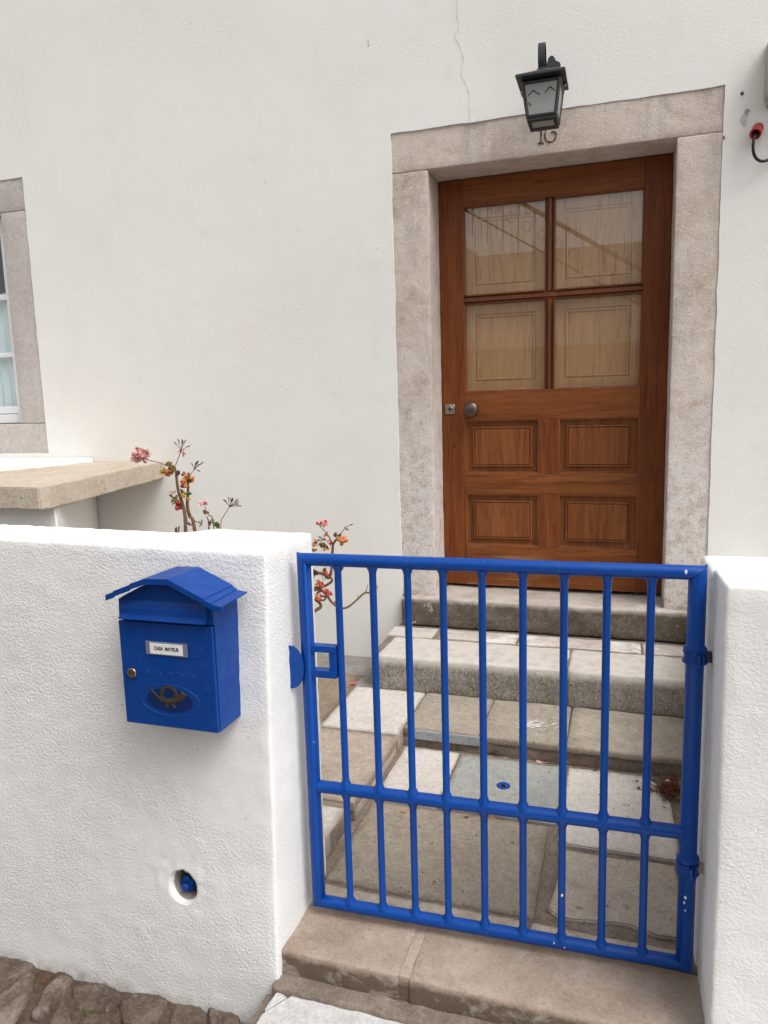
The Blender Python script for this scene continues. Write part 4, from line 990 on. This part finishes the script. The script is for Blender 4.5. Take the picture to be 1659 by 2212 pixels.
for a, b in (((0.10, 0.60), (0.27, 0.74)), ((0.27, 0.74), (0.45, 0.60)), ((0.62, 0.63), (0.76, 0.77)), ((0.76, 0.77), (0.92, 0.64)), ((0.10, 0.42), (0.16, 0.33))): 
    bm = nb(); tube(bm, [fp(*a), fp(*b)], 0.0016, 5); mk('lead_strip', bm, M['black'], ln)
bm = nb()   # bottom plate: a frame round a small lit-through pane
x0, x1, y0, y1, z = -0.3575, -0.248, yF+0.004, yB2-0.008, zB_-0.004
rings_ = []
for (a0, a1, b0, b1) in ((x0, x1, y0, y1), (x0+0.014, x1-0.014, y0+0.026, y1-0.030)):
    rings_.append([(a0, b0), (a1, b0), (a1, b1), (a0, b1)])
for zz in (z, z-0.006):
    o_ = [bm.verts.new((*p_, zz)) for p_ in rings_[0]]; i_ = [bm.verts.new((*p_, zz)) for p_ in rings_[1]]
    for k in range(4): bm.faces.new((o_[k], o_[(k+1) % 4], i_[(k+1) % 4], i_[k]))
    if zz == z: o1, i1 = o_, i_
    else:
        for k in range(4): bm.faces.new((o1[k], o1[(k+1) % 4], o_[(k+1) % 4], o_[k])); bm.faces.new((i1[k], i1[(k+1) % 4], i_[(k+1) % 4], i_[k]))
bmesh.ops.recalc_face_normals(bm, faces=bm.faces); mk('bottom_plate', bm, M['black'], ln, smooth=False)
bx('bottom_glass', (x0+0.012, x1-0.012, y0+0.02, y1-0.024, z-0.003, z+0.001), M['frost'], ln, bev=0)
bm = nb()   # hat: shallow pyramid with flat rim
E1 = [(-0.394, 2.932), (-0.2145, 2.932), (-0.2145, 3.125), (-0.394, 3.125)]; E2 = [(-0.328, 3.02), (-0.282, 3.02), (-0.282, 3.07), (-0.328, 3.07)]
lv = [(E1, 1.178), (E1, 1.186), (E2, 1.226), ([(-0.316, 3.035), (-0.294, 3.035), (-0.294, 3.058), (-0.316, 3.058)], 1.240)]; prev = None
for e, z in lv:
    r0 = [bm.verts.new((*p_, z)) for p_ in e]
    if prev:
        for k in range(4): bm.faces.new((prev[k], prev[(k+1) % 4], r0[(k+1) % 4], r0[k]))
    else: bm.faces.new(r0[::-1])
    prev = r0
bm.faces.new(prev); bmesh.ops.recalc_face_normals(bm, faces=bm.faces); mk('roof', bm, M['black'], ln, smooth=False)
for bx_ in (-0.385, -0.225):
    bm = nb(); lathe(bm, (bx_, 3.06, 1.172), (0, 0, -1), [(-0.006, 0.006), (0.002, 0.006), (0.004, 0.003)], 10); mk('bolt', bm, M['steel'], ln)
# hook strap and wall bracket
bm = nb(); yc = 3.045
path = [(0.0, 1.236), (-0.010, 1.265), (-0.012, 1.295), (-0.004, 1.322), (0.022, 1.334), (0.048, 1.322), (0.056, 1.298), (0.075, 1.268), (0.110, 1.235), (0.150, 1.21), (0.187, 1.20)]
P = smoothpts([(0, yc+d, z) for d, z in path], 4); prevr = None
for i, p_ in enumerate(P):
    t_ = (P[min(i+1, len(P)-1)]-P[max(i-1, 0)]).normalized(); nn = Vector((0, -t_.z, t_.y))*0.0025; hw = 0.0125
    r0 = [bm.verts.new(Vector((-0.310+s1*hw, p_.y, p_.z))+nn*s2) for s1, s2 in ((-1, -1), (1, -1), (1, 1), (-1, 1))]
    if prevr:
        for k in range(4): bm.faces.new((prevr[k], prevr[(k+1) % 4], r0[(k+1) % 4], r0[k]))
    else: bm.faces.new(r0)
    prevr = r0
bm.faces.new(prevr); bmesh.ops.recalc_face_normals(bm, faces=bm.faces); sharp(bm, 40); mk('hook_strap', bm, M['black'], ln)
bm = nb(); poly = [(-0.305, 1.190), (-0.262, 1.190), (-0.270, 1.235), (-0.276, 1.262), (-0.270, 1.283), (-0.262, 1.294), (-0.254, 1.303), (-0.2535, 1.314), (-0.262, 1.322), (-0.2735, 1.322), (-0.2745, 1.334), (-0.281, 1.345), (-0.291, 1.347), (-0.3, 1.34), (-0.304, 1.326), (-0.311, 1.30), (-0.313, 1.26)]
prism(bm, poly, 3.205, 3.234); bmesh.ops.bevel(bm, geom=[e for e in bm.edges if abs(e.verts[0].co.y-e.verts[1].co.y) < 1e-5], offset=0.003, segments=2, affect='EDGES'); bmesh.ops.recalc_face_normals(bm, faces=bm.faces)
sharp(bm); mk('wall_plate', bm, M['black'], ln)

# ================================================================ CABLE, METER BOX
cb = empty('wall_cable', (0.47, 3.2, 0.86), 'black cable curling out of a red conduit end at the upper right', 'cable')
bm = nb(); c0 = Vector((0.4735, 3.238, 0.985)); ax = Vector((-0.016, -0.052, -0.036))
L_ = ax.length; lathe(bm, c0, ax, [(0, 0.019), (L_, 0.0205), (L_+0.003, 0.0195), (L_-0.001, 0.0145), (L_-0.030, 0.0115), (L_-0.031, 0.001)], 20); sharp(bm); mk('conduit', bm, M['red'], cb)
bm = nb(); tube(bm, smoothpts([(0.466, 3.21, 0.968), (0.456, 3.185, 0.943), (0.450, 3.175, 0.915), (0.452, 3.18, 0.887), (0.463, 3.19, 0.866), (0.482, 3.20, 0.855), (0.505, 3.21, 0.858), (0.53, 3.215, 0.872), (0.56, 3.22, 0.90), (0.58, 3.225, 1.0), (0.58, 3.228, 1.08)], 5), 0.0055, 12); mk('cord', bm, M['cable'], cb)
mt = empty('meter_box', (0.62, 3.18, 1.07), 'grey meter box cut by the right edge of the picture', 'meter box')
bx('casing', (0.487, 0.80, 3.130, 3.235, 1.072, 1.268), M['boxgrey'], mt, bev=0.005)
bx('cover', (0.489, 0.79, 3.112, 3.1305, 1.105, 1.262), M['boxlid'], mt, bev=0.004)
bx('mount', (0.495, 0.78, 3.19, 3.235, 1.050, 1.0725), M['boxgrey'], mt, bev=0.002)

# ================================================================ GERANIUMS
def stem(parent, pts, r0, r1, mat='stem', name='stem', jit=0.0):
    bm = nb(); P = smoothpts(pts, 4); n = len(P)
    P = [p_+Vector((noise.noise(p_*30), noise.noise(p_*30+Vector((4, 0, 0))), 0))*jit for p_ in P]
    R_ = [(r0+(r1-r0)*i/(n-1))*(1+(0.22*noise.noise(P[i]*120) if r0 > 0.003 else 0)) for i in range(n)]
    tube(bm, P, R_, 7); return mk(name, bm, M[mat], parent)
def petal(bm, c, d, up, l_, w_):
    d = d.normalized(); s = d.cross(up).normalized(); n = s.cross(d)
    pr_ = [(0, 0.12, 0), (0.35, 0.8, 0.10), (0.7, 1.0, 0.12), (0.92, 0.8, 0.06), (1.0, 0.4, 0.02)]; A = []
    for t_, ww, h in pr_:
        A.append([bm.verts.new(c+d*l_*t_+s*w_*ww*k+n*l_*(h+0.18*abs(k))) for k in (-1, 0, 1)])
    for a, b in zip(A, A[1:]):
        for k in range(2): bm.faces.new((a[k], a[k+1], b[k+1], b[k]))
def flower(parent, c, r_, mat, n=10, name='flower', sub=4):
    bm = nb(); c = Vector(c)
    for i in range(n):
        o = c+Vector((random.gauss(0, r_*0.42), random.gauss(0, r_*0.4), random.gauss(0, r_*0.42)))
        base = Vector((random.gauss(0, 1), random.gauss(0, 1)-0.6, random.gauss(0, 1))).normalized()
        for k in range(sub):
            d = (base*0.5+Vector((random.gauss(0, 1), random.gauss(0, 1), random.gauss(0, 1))).normalized()).normalized()
            petal(bm, o, d, base+Vector((0.01, 0.02, 0.03)), r_*0.85, r_*0.48)
    return mk(name, bm, M[mat], parent)
def leaf(parent, c, r_, mat, seed=0, tilt=None):
    bm = nb(); c0 = Vector(c); n = 12
    for q_ in range(3):
        c = c0+Vector((random.gauss(0, r_*0.4), random.gauss(0, r_*0.4), random.gauss(0, r_*0.4))); rr0 = r_*random.uniform(0.6, 0.95)
        rot = Matrix.Rotation(random.uniform(0, 6.28), 3, 'Y') @ Matrix.Rotation(random.uniform(-1.3, 1.3), 3, 'X'); sd = random.random()*20
        cv = bm.verts.new(c); rl = []
        for s in (0.4, 0.75, 1.0):
            ring = []
            for k in range(n):
                a = 2*math.pi*k/n; rr_ = rr0*s*(1+0.35*noise.noise(Vector((math.cos(a)*1.5+sd, math.sin(a)*1.5, s))))
                v = Vector((math.cos(a)*rr_, (0.8*noise.noise(Vector((math.cos(a)*2*s, math.sin(a)*2*s, sd)))+0.55*s*s)*rr0, math.sin(a)*rr_*0.8)); ring.append(bm.verts.new(c+rot @ v))
            rl.append(ring)
        for k in range(n):
            bm.faces.new((cv, rl[0][k], rl[0][(k+1) % n]))
            for A_, B_ in zip(rl, rl[1:]): bm.faces.new((A_[k], B_[k], B_[(k+1) % n], A_[(k+1) % n]))
    return mk('leaf', bm, M[mat], parent, smooth=False)
def umbel(parent, c, tips, r_=0.0013):
    bm = nb(); c = Vector(c)
    for t_ in tips:
        t_ = Vector(t_)+Vector((0, random.uniform(-0.02, 0.02), 0)); m_ = c.lerp(t_, 0.5)+Vector((random.gauss(0, 0.001), 0, 0.001))
        P = smoothpts([c, m_, t_], 3); n = len(P); tube(bm, P, [r_*(0.8 if i < n-3 else 1.7)*(0.5 if i == n-1 else 1) for i in range(n)], 6)
    bmesh.ops.create_icosphere(bm, subdivisions=1, radius=0.0035, matrix=Matrix.Translation(c))
    return mk('faded_flower_head', bm, M['bud'], parent)
Y1 = 2.45
g1 = empty('geranium', (-1.61, Y1, -1.2), 'tall straggly geranium with pink blooms beside the stone bench', 'plant')
stem(g1, [(-1.62, Y1, -1.21), (-1.625, Y1, -0.8), (-1.615, Y1, -0.479), (-1.614, Y1, -0.416), (-1.621, Y1, -0.369), (-1.635, Y1, -0.322), (-1.640, Y1, -0.275), (-1.641, Y1, -0.247), (-1.645, Y1, -0.219)], 0.0085, 0.0042, jit=0.002)
stem(g1, [(-1.57, Y1+0.03, -1.21), (-1.575, Y1+0.03, -0.8), (-1.589, Y1+0.02, -0.466), (-1.603, Y1+0.015, -0.416), (-1.607, Y1+0.01, -0.369), (-1.597, Y1+0.01, -0.306), (-1.592, Y1, -0.264)], 0.0085, 0.0045, jit=0.002)
for s_ in ((-1.638, -0.262, -1), (-1.637, -0.25, 1), (-1.640, -0.285, 1), (-1.612, -0.40, 1), (-1.600, -0.33, 1), (-1.61, -0.44, 1), (-1.632, -0.31, -1), (-1.618, -0.38, -1)):
    stem(g1, [(s_[0], Y1, s_[1]), (s_[0]+0.008*s_[2], Y1-0.003, s_[1]+0.006)], 0.003, 0.0014, name='stub')
stem(g1, [(-1.645, Y1, -0.219), (-1.677, Y1-0.01, -0.213), (-1.712, Y1-0.02, -0.201), (-1.762, Y1-0.02, -0.190)], 0.0018, 0.0015, 'stemred', 'flower_stalk')
for c_, r_ in (((-1.783, Y1-0.02, -0.170), 0.021), ((-1.805, Y1-0.02, -0.188), 0.019), ((-1.764, Y1-0.02, -0.160), 0.019), ((-1.755, Y1-0.02, -0.178), 0.014)): flower(g1, c_, r_, 'pink' if r_ > 0.02 else 'palepink', 5)
stem(g1, [(-1.641, Y1, -0.216), (-1.628, Y1, -0.192), (-1.612, Y1, -0.160)], 0.0018, 0.0015, 'stemred', 'flower_stalk')
umbel(g1, (-1.611, Y1, -0.158), [(-1.634, Y1, -0.124), (-1.622, Y1, -0.112), (-1.616, Y1, -0.115), (-1.593, Y1, -0.118), (-1.587, Y1, -0.117), (-1.564, Y1, -0.139), (-1.579, Y1, -0.173)])
flower(g1, (-1.622, Y1, -0.166), 0.012, 'palepink', 2, sub=3); flower(g1, (-1.604, Y1, -0.174), 0.013, 'palepink', 2, sub=3)
stem(g1, [(-1.590, Y1, -0.262), (-1.577, Y1, -0.252), (-1.557, Y1, -0.229)], 0.0017, 0.0013, 'stemred', 'flower_stalk')
umbel(g1, (-1.558, Y1, -0.231), [(-1.562, Y1, -0.206), (-1.552, Y1, -0.200), (-1.543, Y1, -0.203), (-1.534, Y1, -0.198), (-1.526, Y1, -0.204), (-1.534, Y1, -0.240), (-1.545, Y1, -0.212)])
for x, z, r_, m_ in ((-1.668, -0.236, 0.019, 'orange'), (-1.682, -0.240, 0.012, 'yellow'), (-1.655, -0.222, 0.016, 'olive'), (-1.668, -0.212, 0.012, 'olive'), (-1.642, -0.226, 0.011, 'olive'), (-1.617, -0.240, 0.010, 'bud'), (-1.612, -0.250, 0.009, 'stemred'),
    (-1.590, -0.268, 0.016, 'orange'), (-1.570, -0.270, 0.015, 'orange'), (-1.582, -0.259, 0.016, 'green'), (-1.600, -0.280, 0.013, 'orange'), (-1.577, -0.281, 0.012, 'olive'),
    (-1.610, -0.285, 0.014, 'redleaf'), (-1.594, -0.292, 0.012, 'orange'), (-1.615, -0.300, 0.010, 'stemred'), (-1.606, -0.331, 0.013, 'yellow'), (-1.590, -0.330, 0.009, 'green'), (-1.612, -0.315, 0.009, 'olive'),
    (-1.660, -0.338, 0.011, 'green'), (-1.646, -0.349, 0.014, 'olive'), (-1.655, -0.356, 0.009, 'olive'), (-1.632, -0.362, 0.012, 'green'), (-1.636, -0.378, 0.015, 'redleaf'), (-1.622, -0.368, 0.012, 'redleaf'), (-1.595, -0.347, 0.011, 'yellow'), (-1.590, -0.405, 0.007, 'bud'), (-1.586, -0.445, 0.008, 'bud')):
    leaf(g1, (x, Y1-random.uniform(0, 0.02), z), r_, m_, x*40)
for c_ in ((-1.671, Y1, -0.324), (-1.650, Y1, -0.321)): flower(g1, c_, 0.008, 'pink', 2, 'bud', 3)
stem(g1, [(-1.663, Y1, -0.342), (-1.668, Y1, -0.328)], 0.0014, 0.001, 'green', 'flower_stalk')
umbel(g1, (-1.655, Y1, -0.485), [(-1.660, Y1, -0.462), (-1.648, Y1, -0.458), (-1.641, Y1, -0.468), (-1.637, Y1, -0.455), (-1.665, Y1, -0.474)], 0.002)
Y2 = 2.40
g2 = empty('geranium', (-1.46, Y2, -1.2), 'short geranium with one pink bloom just above the wall top', 'plant')
stem(g2, [(-1.45, Y2, -1.21), (-1.455, Y2, -0.7), (-1.459, Y2, -0.435), (-1.477, Y2, -0.402), (-1.489, Y2, -0.384), (-1.491, Y2, -0.368)], 0.003, 0.0012, jit=0.001)
stem(g2, [(-1.48, Y2, -1.21), (-1.482, Y2, -0.6), (-1.480, Y2, -0.442), (-1.481, Y2, -0.42), (-1.487, Y2, -0.405)], 0.004, 0.002)
flower(g2, (-1.500, Y2, -0.357), 0.013, 'palepink', 4); flower(g2, (-1.486, Y2, -0.354), 0.010, 'palepink', 3)
for x, z, r_, m_ in ((-1.488, -0.388, 0.009, 'olive'), (-1.482, -0.393, 0.007, 'olive'), (-1.497, -0.391, 0.006, 'green'), (-1.455, -0.438, 0.010, 'green'), (-1.443, -0.441, 0.010, 'green'), (-1.479, -0.43, 0.006, 'bud')): leaf(g2, (x, Y2, z), r_, m_, x*50)
stem(g2, [(-1.43, Y2, -1.21), (-1.432, Y2, -0.6), (-1.428, Y2, -0.439), (-1.412, Y2, -0.401), (-1.385, Y2, -0.367)], 0.0016, 0.0014, 'stemred', 'flower_stalk', 0.001)
umbel(g2, (-1.386, Y2, -0.367), [(-1.404, Y2, -0.337), (-1.409, Y2, -0.343), (-1.394, Y2, -0.331), (-1.385, Y2, -0.334), (-1.377, Y2, -0.334), (-1.362, Y2, -0.335), (-1.356, Y2, -0.339), (-1.345, Y2, -0.346), (-1.347, Y2, -0.355), (-1.336, Y2, -0.363)])
umbel(g2, (-1.512, Y2, -0.438), [(-1.521, Y2, -0.446), (-1.533, Y2, -0.420), (-1.519, Y2, -0.424), (-1.507, Y2, -0.418), (-1.498, Y2, -0.424)], 0.0014)
umbel(g2, (-1.476, Y2, -0.427), [(-1.452, Y2, -0.414), (-1.447, Y2, -0.417), (-1.455, Y2, -0.427), (-1.46, Y2, -0.433)], 0.0011)
Y3 = 2.50
g3 = empty('geranium', (-1.20, Y3, -1.2), 'leaning geranium with bare twisted branches seen behind the gate latch', 'plant')
def s3(p, r0, r1, **k): return stem(g3, [(x, Y3+0.01*math.sin(x*40), z) for x, z in p], r0, r1, **k)
s3([(-1.20, -1.21), (-1.19, -1.0), (-1.16, -0.82), (-1.12, -0.70), (-1.102, -0.639), (-1.069, -0.634), (-1.046, -0.65), (-1.032, -0.629), (-1.020, -0.547), (-1.018, -0.519), (-0.997, -0.494), (-0.980, -0.475)], 0.009, 0.0035, jit=0.003)
s3([(-0.980, -0.475), (-0.960, -0.450), (-0.940, -0.442)], 0.0018, 0.001, mat='stemred', name='flower_stalk')
s3([(-1.018, -0.519), (-1.030, -0.495), (-1.045, -0.477), (-1.064, -0.459)], 0.0035, 0.0012)
s3([(-1.028, -0.523), (-1.050, -0.502), (-1.064, -0.505), (-1.086, -0.53)], 0.0014, 0.001, mat='stemred', name='flower_stalk')
flower(g3, (-1.062, Y3, -0.437), 0.017, 'pink', 5); flower(g3, (-1.046, Y3, -0.445), 0.012, 'pink', 3)
umbel(g3, (-1.050, Y3, -0.502), [(-1.079, Y3, -0.490), (-1.073, Y3, -0.498), (-1.078, Y3, -0.505), (-1.066, Y3, -0.488), (-1.06, Y3, -0.486)], 0.0011)
umbel(g3, (-0.965, Y3, -0.452), [(-0.940, Y3, -0.442), (-0.962, Y3, -0.462), (-0.954, Y3, -0.464)], 0.0014)
for x, z, r_, m_ in ((-0.971, -0.493, 0.017, 'orange'), (-0.968, -0.503, 0.014, 'orange'), (-1.000, -0.481, 0.011, 'bud'), (-0.988, -0.480, 0.009, 'stemred'), (-1.051, -0.532, 0.015, 'olive'), (-1.045, -0.529, 0.011, 'orange'), (-1.027, -0.510, 0.009, 'redleaf'), (-1.040, -0.478, 0.010, 'orange'),
    (-1.090, -0.523, 0.011, 'orange'), (-1.088, -0.535, 0.012, 'olive'), (-1.077, -0.672, 0.013, 'orange'), (-1.066, -0.674, 0.010, 'redleaf'), (-1.045, -0.700, 0.013, 'redleaf'), (-1.036, -0.713, 0.012, 'redleaf'), (-1.083, -0.722, 0.013, 'orange'), (-1.075, -0.726, 0.009, 'redleaf'), (-1.046, -0.626, 0.010, 'redleaf'), (-1.088, -0.625, 0.011, 'bud'), (-1.05, -0.617, 0.010, 'olive')):
    leaf(g3, (x, Y3-random.uniform(0, 0.02), z), r_, m_, x*30)
s3([(-1.19, -0.95), (-1.15, -0.75), (-1.105, -0.693), (-1.071, -0.688), (-1.030, -0.661), (-1.035, -0.643), (-1.046, -0.636)], 0.007, 0.0035, jit=0.002)
s3([(-1.18, -0.85), (-1.14, -0.72), (-1.105, -0.699), (-1.072, -0.701), (-1.056, -0.719), (-1.030, -0.746), (-0.991, -0.760), (-0.958, -0.751), (-0.924, -0.721), (-0.901, -0.701), (-0.870, -0.697)], 0.0065, 0.003, jit=0.002)
s3([(-0.901, -0.701), (-0.893, -0.690), (-0.887, -0.667)], 0.0022, 0.001); s3([(-0.870, -0.697), (-0.855, -0.680), (-0.846, -0.662)], 0.002, 0.001)
umbel(g3, (-0.858, Y3, -0.68), [(-0.862, Y3, -0.655), (-0.848, Y3, -0.664), (-0.84, Y3, -0.670), (-0.845, Y3, -0.68)], 0.0012)
s3([(-0.926, -0.722), (-0.928, -0.710)], 0.002, 0.001, name='stub')
s3([(-0.975, -0.602), (-0.99, -0.622), (-1.006, -0.64), (-1.003, -0.665), (-0.993, -0.69), (-0.992, -0.706), (-0.997, -0.728), (-1.02, -0.742)], 0.0035, 0.003)
s3([(-1.17, -0.88), (-1.12, -0.80), (-1.099, -0.779), (-1.081, -0.765), (-1.084, -0.749), (-1.098, -0.735), (-1.083, -0.722), (-1.06, -0.725), (-1.049, -0.722), (-1.039, -0.709)], 0.008, 0.0025, jit=0.003)
s3([(-1.072, -0.701), (-1.09, -0.71), (-1.095, -0.728), (-1.08, -0.74), (-1.062, -0.735), (-1.056, -0.719)], 0.004, 0.003)
s3([(-1.075, -0.634), (-1.06, -0.660), (-1.052, -0.60)], 0.0012, 0.001, mat='stemred', name='flower_stalk')

# ================================================================ SMALL THINGS ON THE PAVING
def fallen(name, x, y, z, r_, mat, label, cat='petal'):
    bm = nb(); c = Vector((x, y, z)); n = 9; cv = bm.verts.new(c+Vector((0, 0, r_*0.3))); ring = []
    for k in range(n):
        a = 2*math.pi*k/n; rr_ = r_*(1+0.4*noise.noise(Vector((math.cos(a)*2, math.sin(a)*2, x*30)))); ring.append(bm.verts.new(c+Vector((math.cos(a)*rr_, math.sin(a)*rr_*0.7, r_*0.35*(1+math.sin(a*3+x*20))*0.5))))
    for k in range(n): bm.faces.new((cv, ring[k], ring[(k+1) % n]))
    mk(name, bm, M[mat], label=label, cat=cat)
fallen('fallen_leaf', -1.063, 2.786, -1.180, 0.016, 'redleaf', 'dark red crumpled leaf on the grey slab left of the steps', 'leaf')
fallen('fallen_petal', -0.246, 2.404, -1.238, 0.011, 'pink', 'pink petal at the foot of the grey lower step')
fallen('fallen_petal', 0.165, 2.355, -1.224, 0.010, 'pink', 'pink petal lying on top of the dry leaf pile')
fallen('fallen_petal', 0.185, 2.284, -1.240, 0.010, 'pink', 'pink petal in front of the dry leaf pile')
fallen('fallen_petal', -1.105, 3.16, -1.218, 0.011, 'palepink', 'pale pink petal near the foot of the house wall')
fallen('fallen_leaf', -0.345, 2.030, -1.240, 0.006, 'redleaf', 'tiny red leaf just in front of the slate slab', 'leaf')
fallen('fallen_leaf', -0.61, 1.99, -1.240, 0.007, 'orange', 'tiny orange leaf on the rough cement slab', 'leaf')
fallen('fallen_leaf', -0.42, 2.01, -1.240, 0.007, 'bud', 'tiny dark leaf on the back edge of the cement slab', 'leaf')
fallen('fallen_leaf', 0.115, 2.10, -1.240, 0.007, 'dryleaf', 'small curled brown leaf on the pale slab near the right wall', 'leaf')
bm = nb(); tube(bm, smoothpts([(-0.225, 2.395, -1.236), (-0.17, 2.402, -1.234), (-0.12, 2.412, -1.232), (-0.075, 2.405, -1.230), (-0.055, 2.395, -1.236)], 4), [0.0015+0.0002*i for i in range(17)], 6)
mk('twig', bm, M['bud'], label='thin dark twig lying along the foot of the lower step', cat='twig')
bm = nb()
for i in range(420):
    t_ = random.random()**1.5; x = 0.196-abs(random.gauss(0, 0.038)); y = 2.33+random.gauss(0, 0.035); z = -1.241+0.024*math.exp(-((x-0.19)/0.05)**2)*random.random()
    d = Vector((random.gauss(0, 1), random.gauss(0, 1), random.gauss(0, 0.4))).normalized(); s = d.cross(Vector((0, 0, 1))).normalized(); l_ = random.uniform(0.003, 0.012); w_ = random.uniform(0.001, 0.004); p_ = Vector((x, y, z+0.002))
    if x > 0.2: continue
    bm.faces.new([bm.verts.new(k_) for k_ in (p_-d*l_, p_+s*w_+Vector((0, 0, 0.002)), p_+d*l_, p_-s*w_)])
for i in range(14):
    a = random.uniform(2.2, 4.2); p_ = Vector((0.165+random.gauss(0, 0.02), 2.325+random.gauss(0, 0.02), -1.236)); tube(bm, [p_, p_+Vector((math.cos(a), math.sin(a), 0.1))*random.uniform(0.02, 0.05)], 0.0009, 4)
mk('leaf_litter', bm, M['dryleaf'], kind='stuff', label='heap of dry reddish brown leaves in the corner behind the gate stile', cat='dry leaves', smooth=False)
bm = nb(); lathe(bm, (-0.341, 2.223, -1.245), (0, 0, 1), [(0, 0.022), (0.005, 0.022), (0.006, 0.0205), (0.006, 0.012), (0.003, 0.010), (0.003, 0.0001)], 26); sharp(bm)
fs = mk('floor_socket', bm, M['gate'], label='blue painted gate bolt socket sunk in the slate slab', cat='bolt socket')
bm = nb(); lathe(bm, (-0.341, 2.223, -1.2415), (0, 0, 1), [(0, 0.0085), (0.0012, 0.0085), (0.0012, 0.001)], 14); mk('socket_hole', bm, M['dark'], fs)
bm = nb()
for i in range(160):
    x, y = random.uniform(-0.70, 0.17), random.uniform(1.62, 2.40); r_ = random.uniform(0.0006, 0.0022)
    bmesh.ops.create_icosphere(bm, subdivisions=1, radius=r_, matrix=Matrix.Translation((x, y, -1.2415)))
mk('crumbs', bm, M['bud'], kind='stuff', label='dark crumbs and seeds scattered over the forecourt slabs', cat='debris')

# ================================================================ ACROSS THE STREET (seen only mirrored in the door glass)
op = empty('opposite_house', (-1.0, -4.8, -1.55), 'pale house across the street mirrored in the door panes', 'house')
bm = nb(); box(bm, -6.5, 0.35, -5.4, -4.2, -1.55, 2.1); mk('wall', bm, M['oppwall'], op, smooth=False)
bm = nb(); box(bm, 0.35, 3.2, -5.3, -4.3, -1.55, 1.75); mk('side_wing', bm, M['opptan'], op, smooth=False)
bm = nb(); prism(bm, [(-6.0, -1.55), (2.5, -1.55), (2.5, 0.66), (0.2, 0.68), (-0.25, 0.70), (-1.95, 1.98), (-6.0, 1.98)], -3.6, -3.0); bmesh.ops.recalc_face_normals(bm, faces=bm.faces); mk('outside_stair', bm, M['oppwall'], op, smooth=False)
bm = nb(); box(bm, -6.0, 2.6, -2.98, -2.80, -1.55, 0.655); mk('plinth', bm, M['opptan'], op, smooth=False)
bm = nb()
tube(bm, [(-2.6, -3.05, 3.35), (0.2, -3.05, 1.55), (0.9, -3.05, 1.50)], 0.028, 6); tube(bm, [(-2.6, -3.05, 2.85), (0.2, -3.05, 1.12)], 0.014, 6)
for i in range(14):
    x = -2.5+i*0.2; zt = 3.29-(x+2.5)*0.643; tube(bm, [(x, -3.05, zt), (x, -3.05, zt-0.75)], 0.008, 5)
    for dx in (0.0,):
        c = Vector((x+0.1, -3.05, zt-0.32)); tube(bm, [c+Vector((math.cos(a), 0, math.sin(a)))*0.06 for a in [2*math.pi*k/12 for k in range(13)]], 0.006, 5)
mk('stair_railing', bm, M['black'], op)
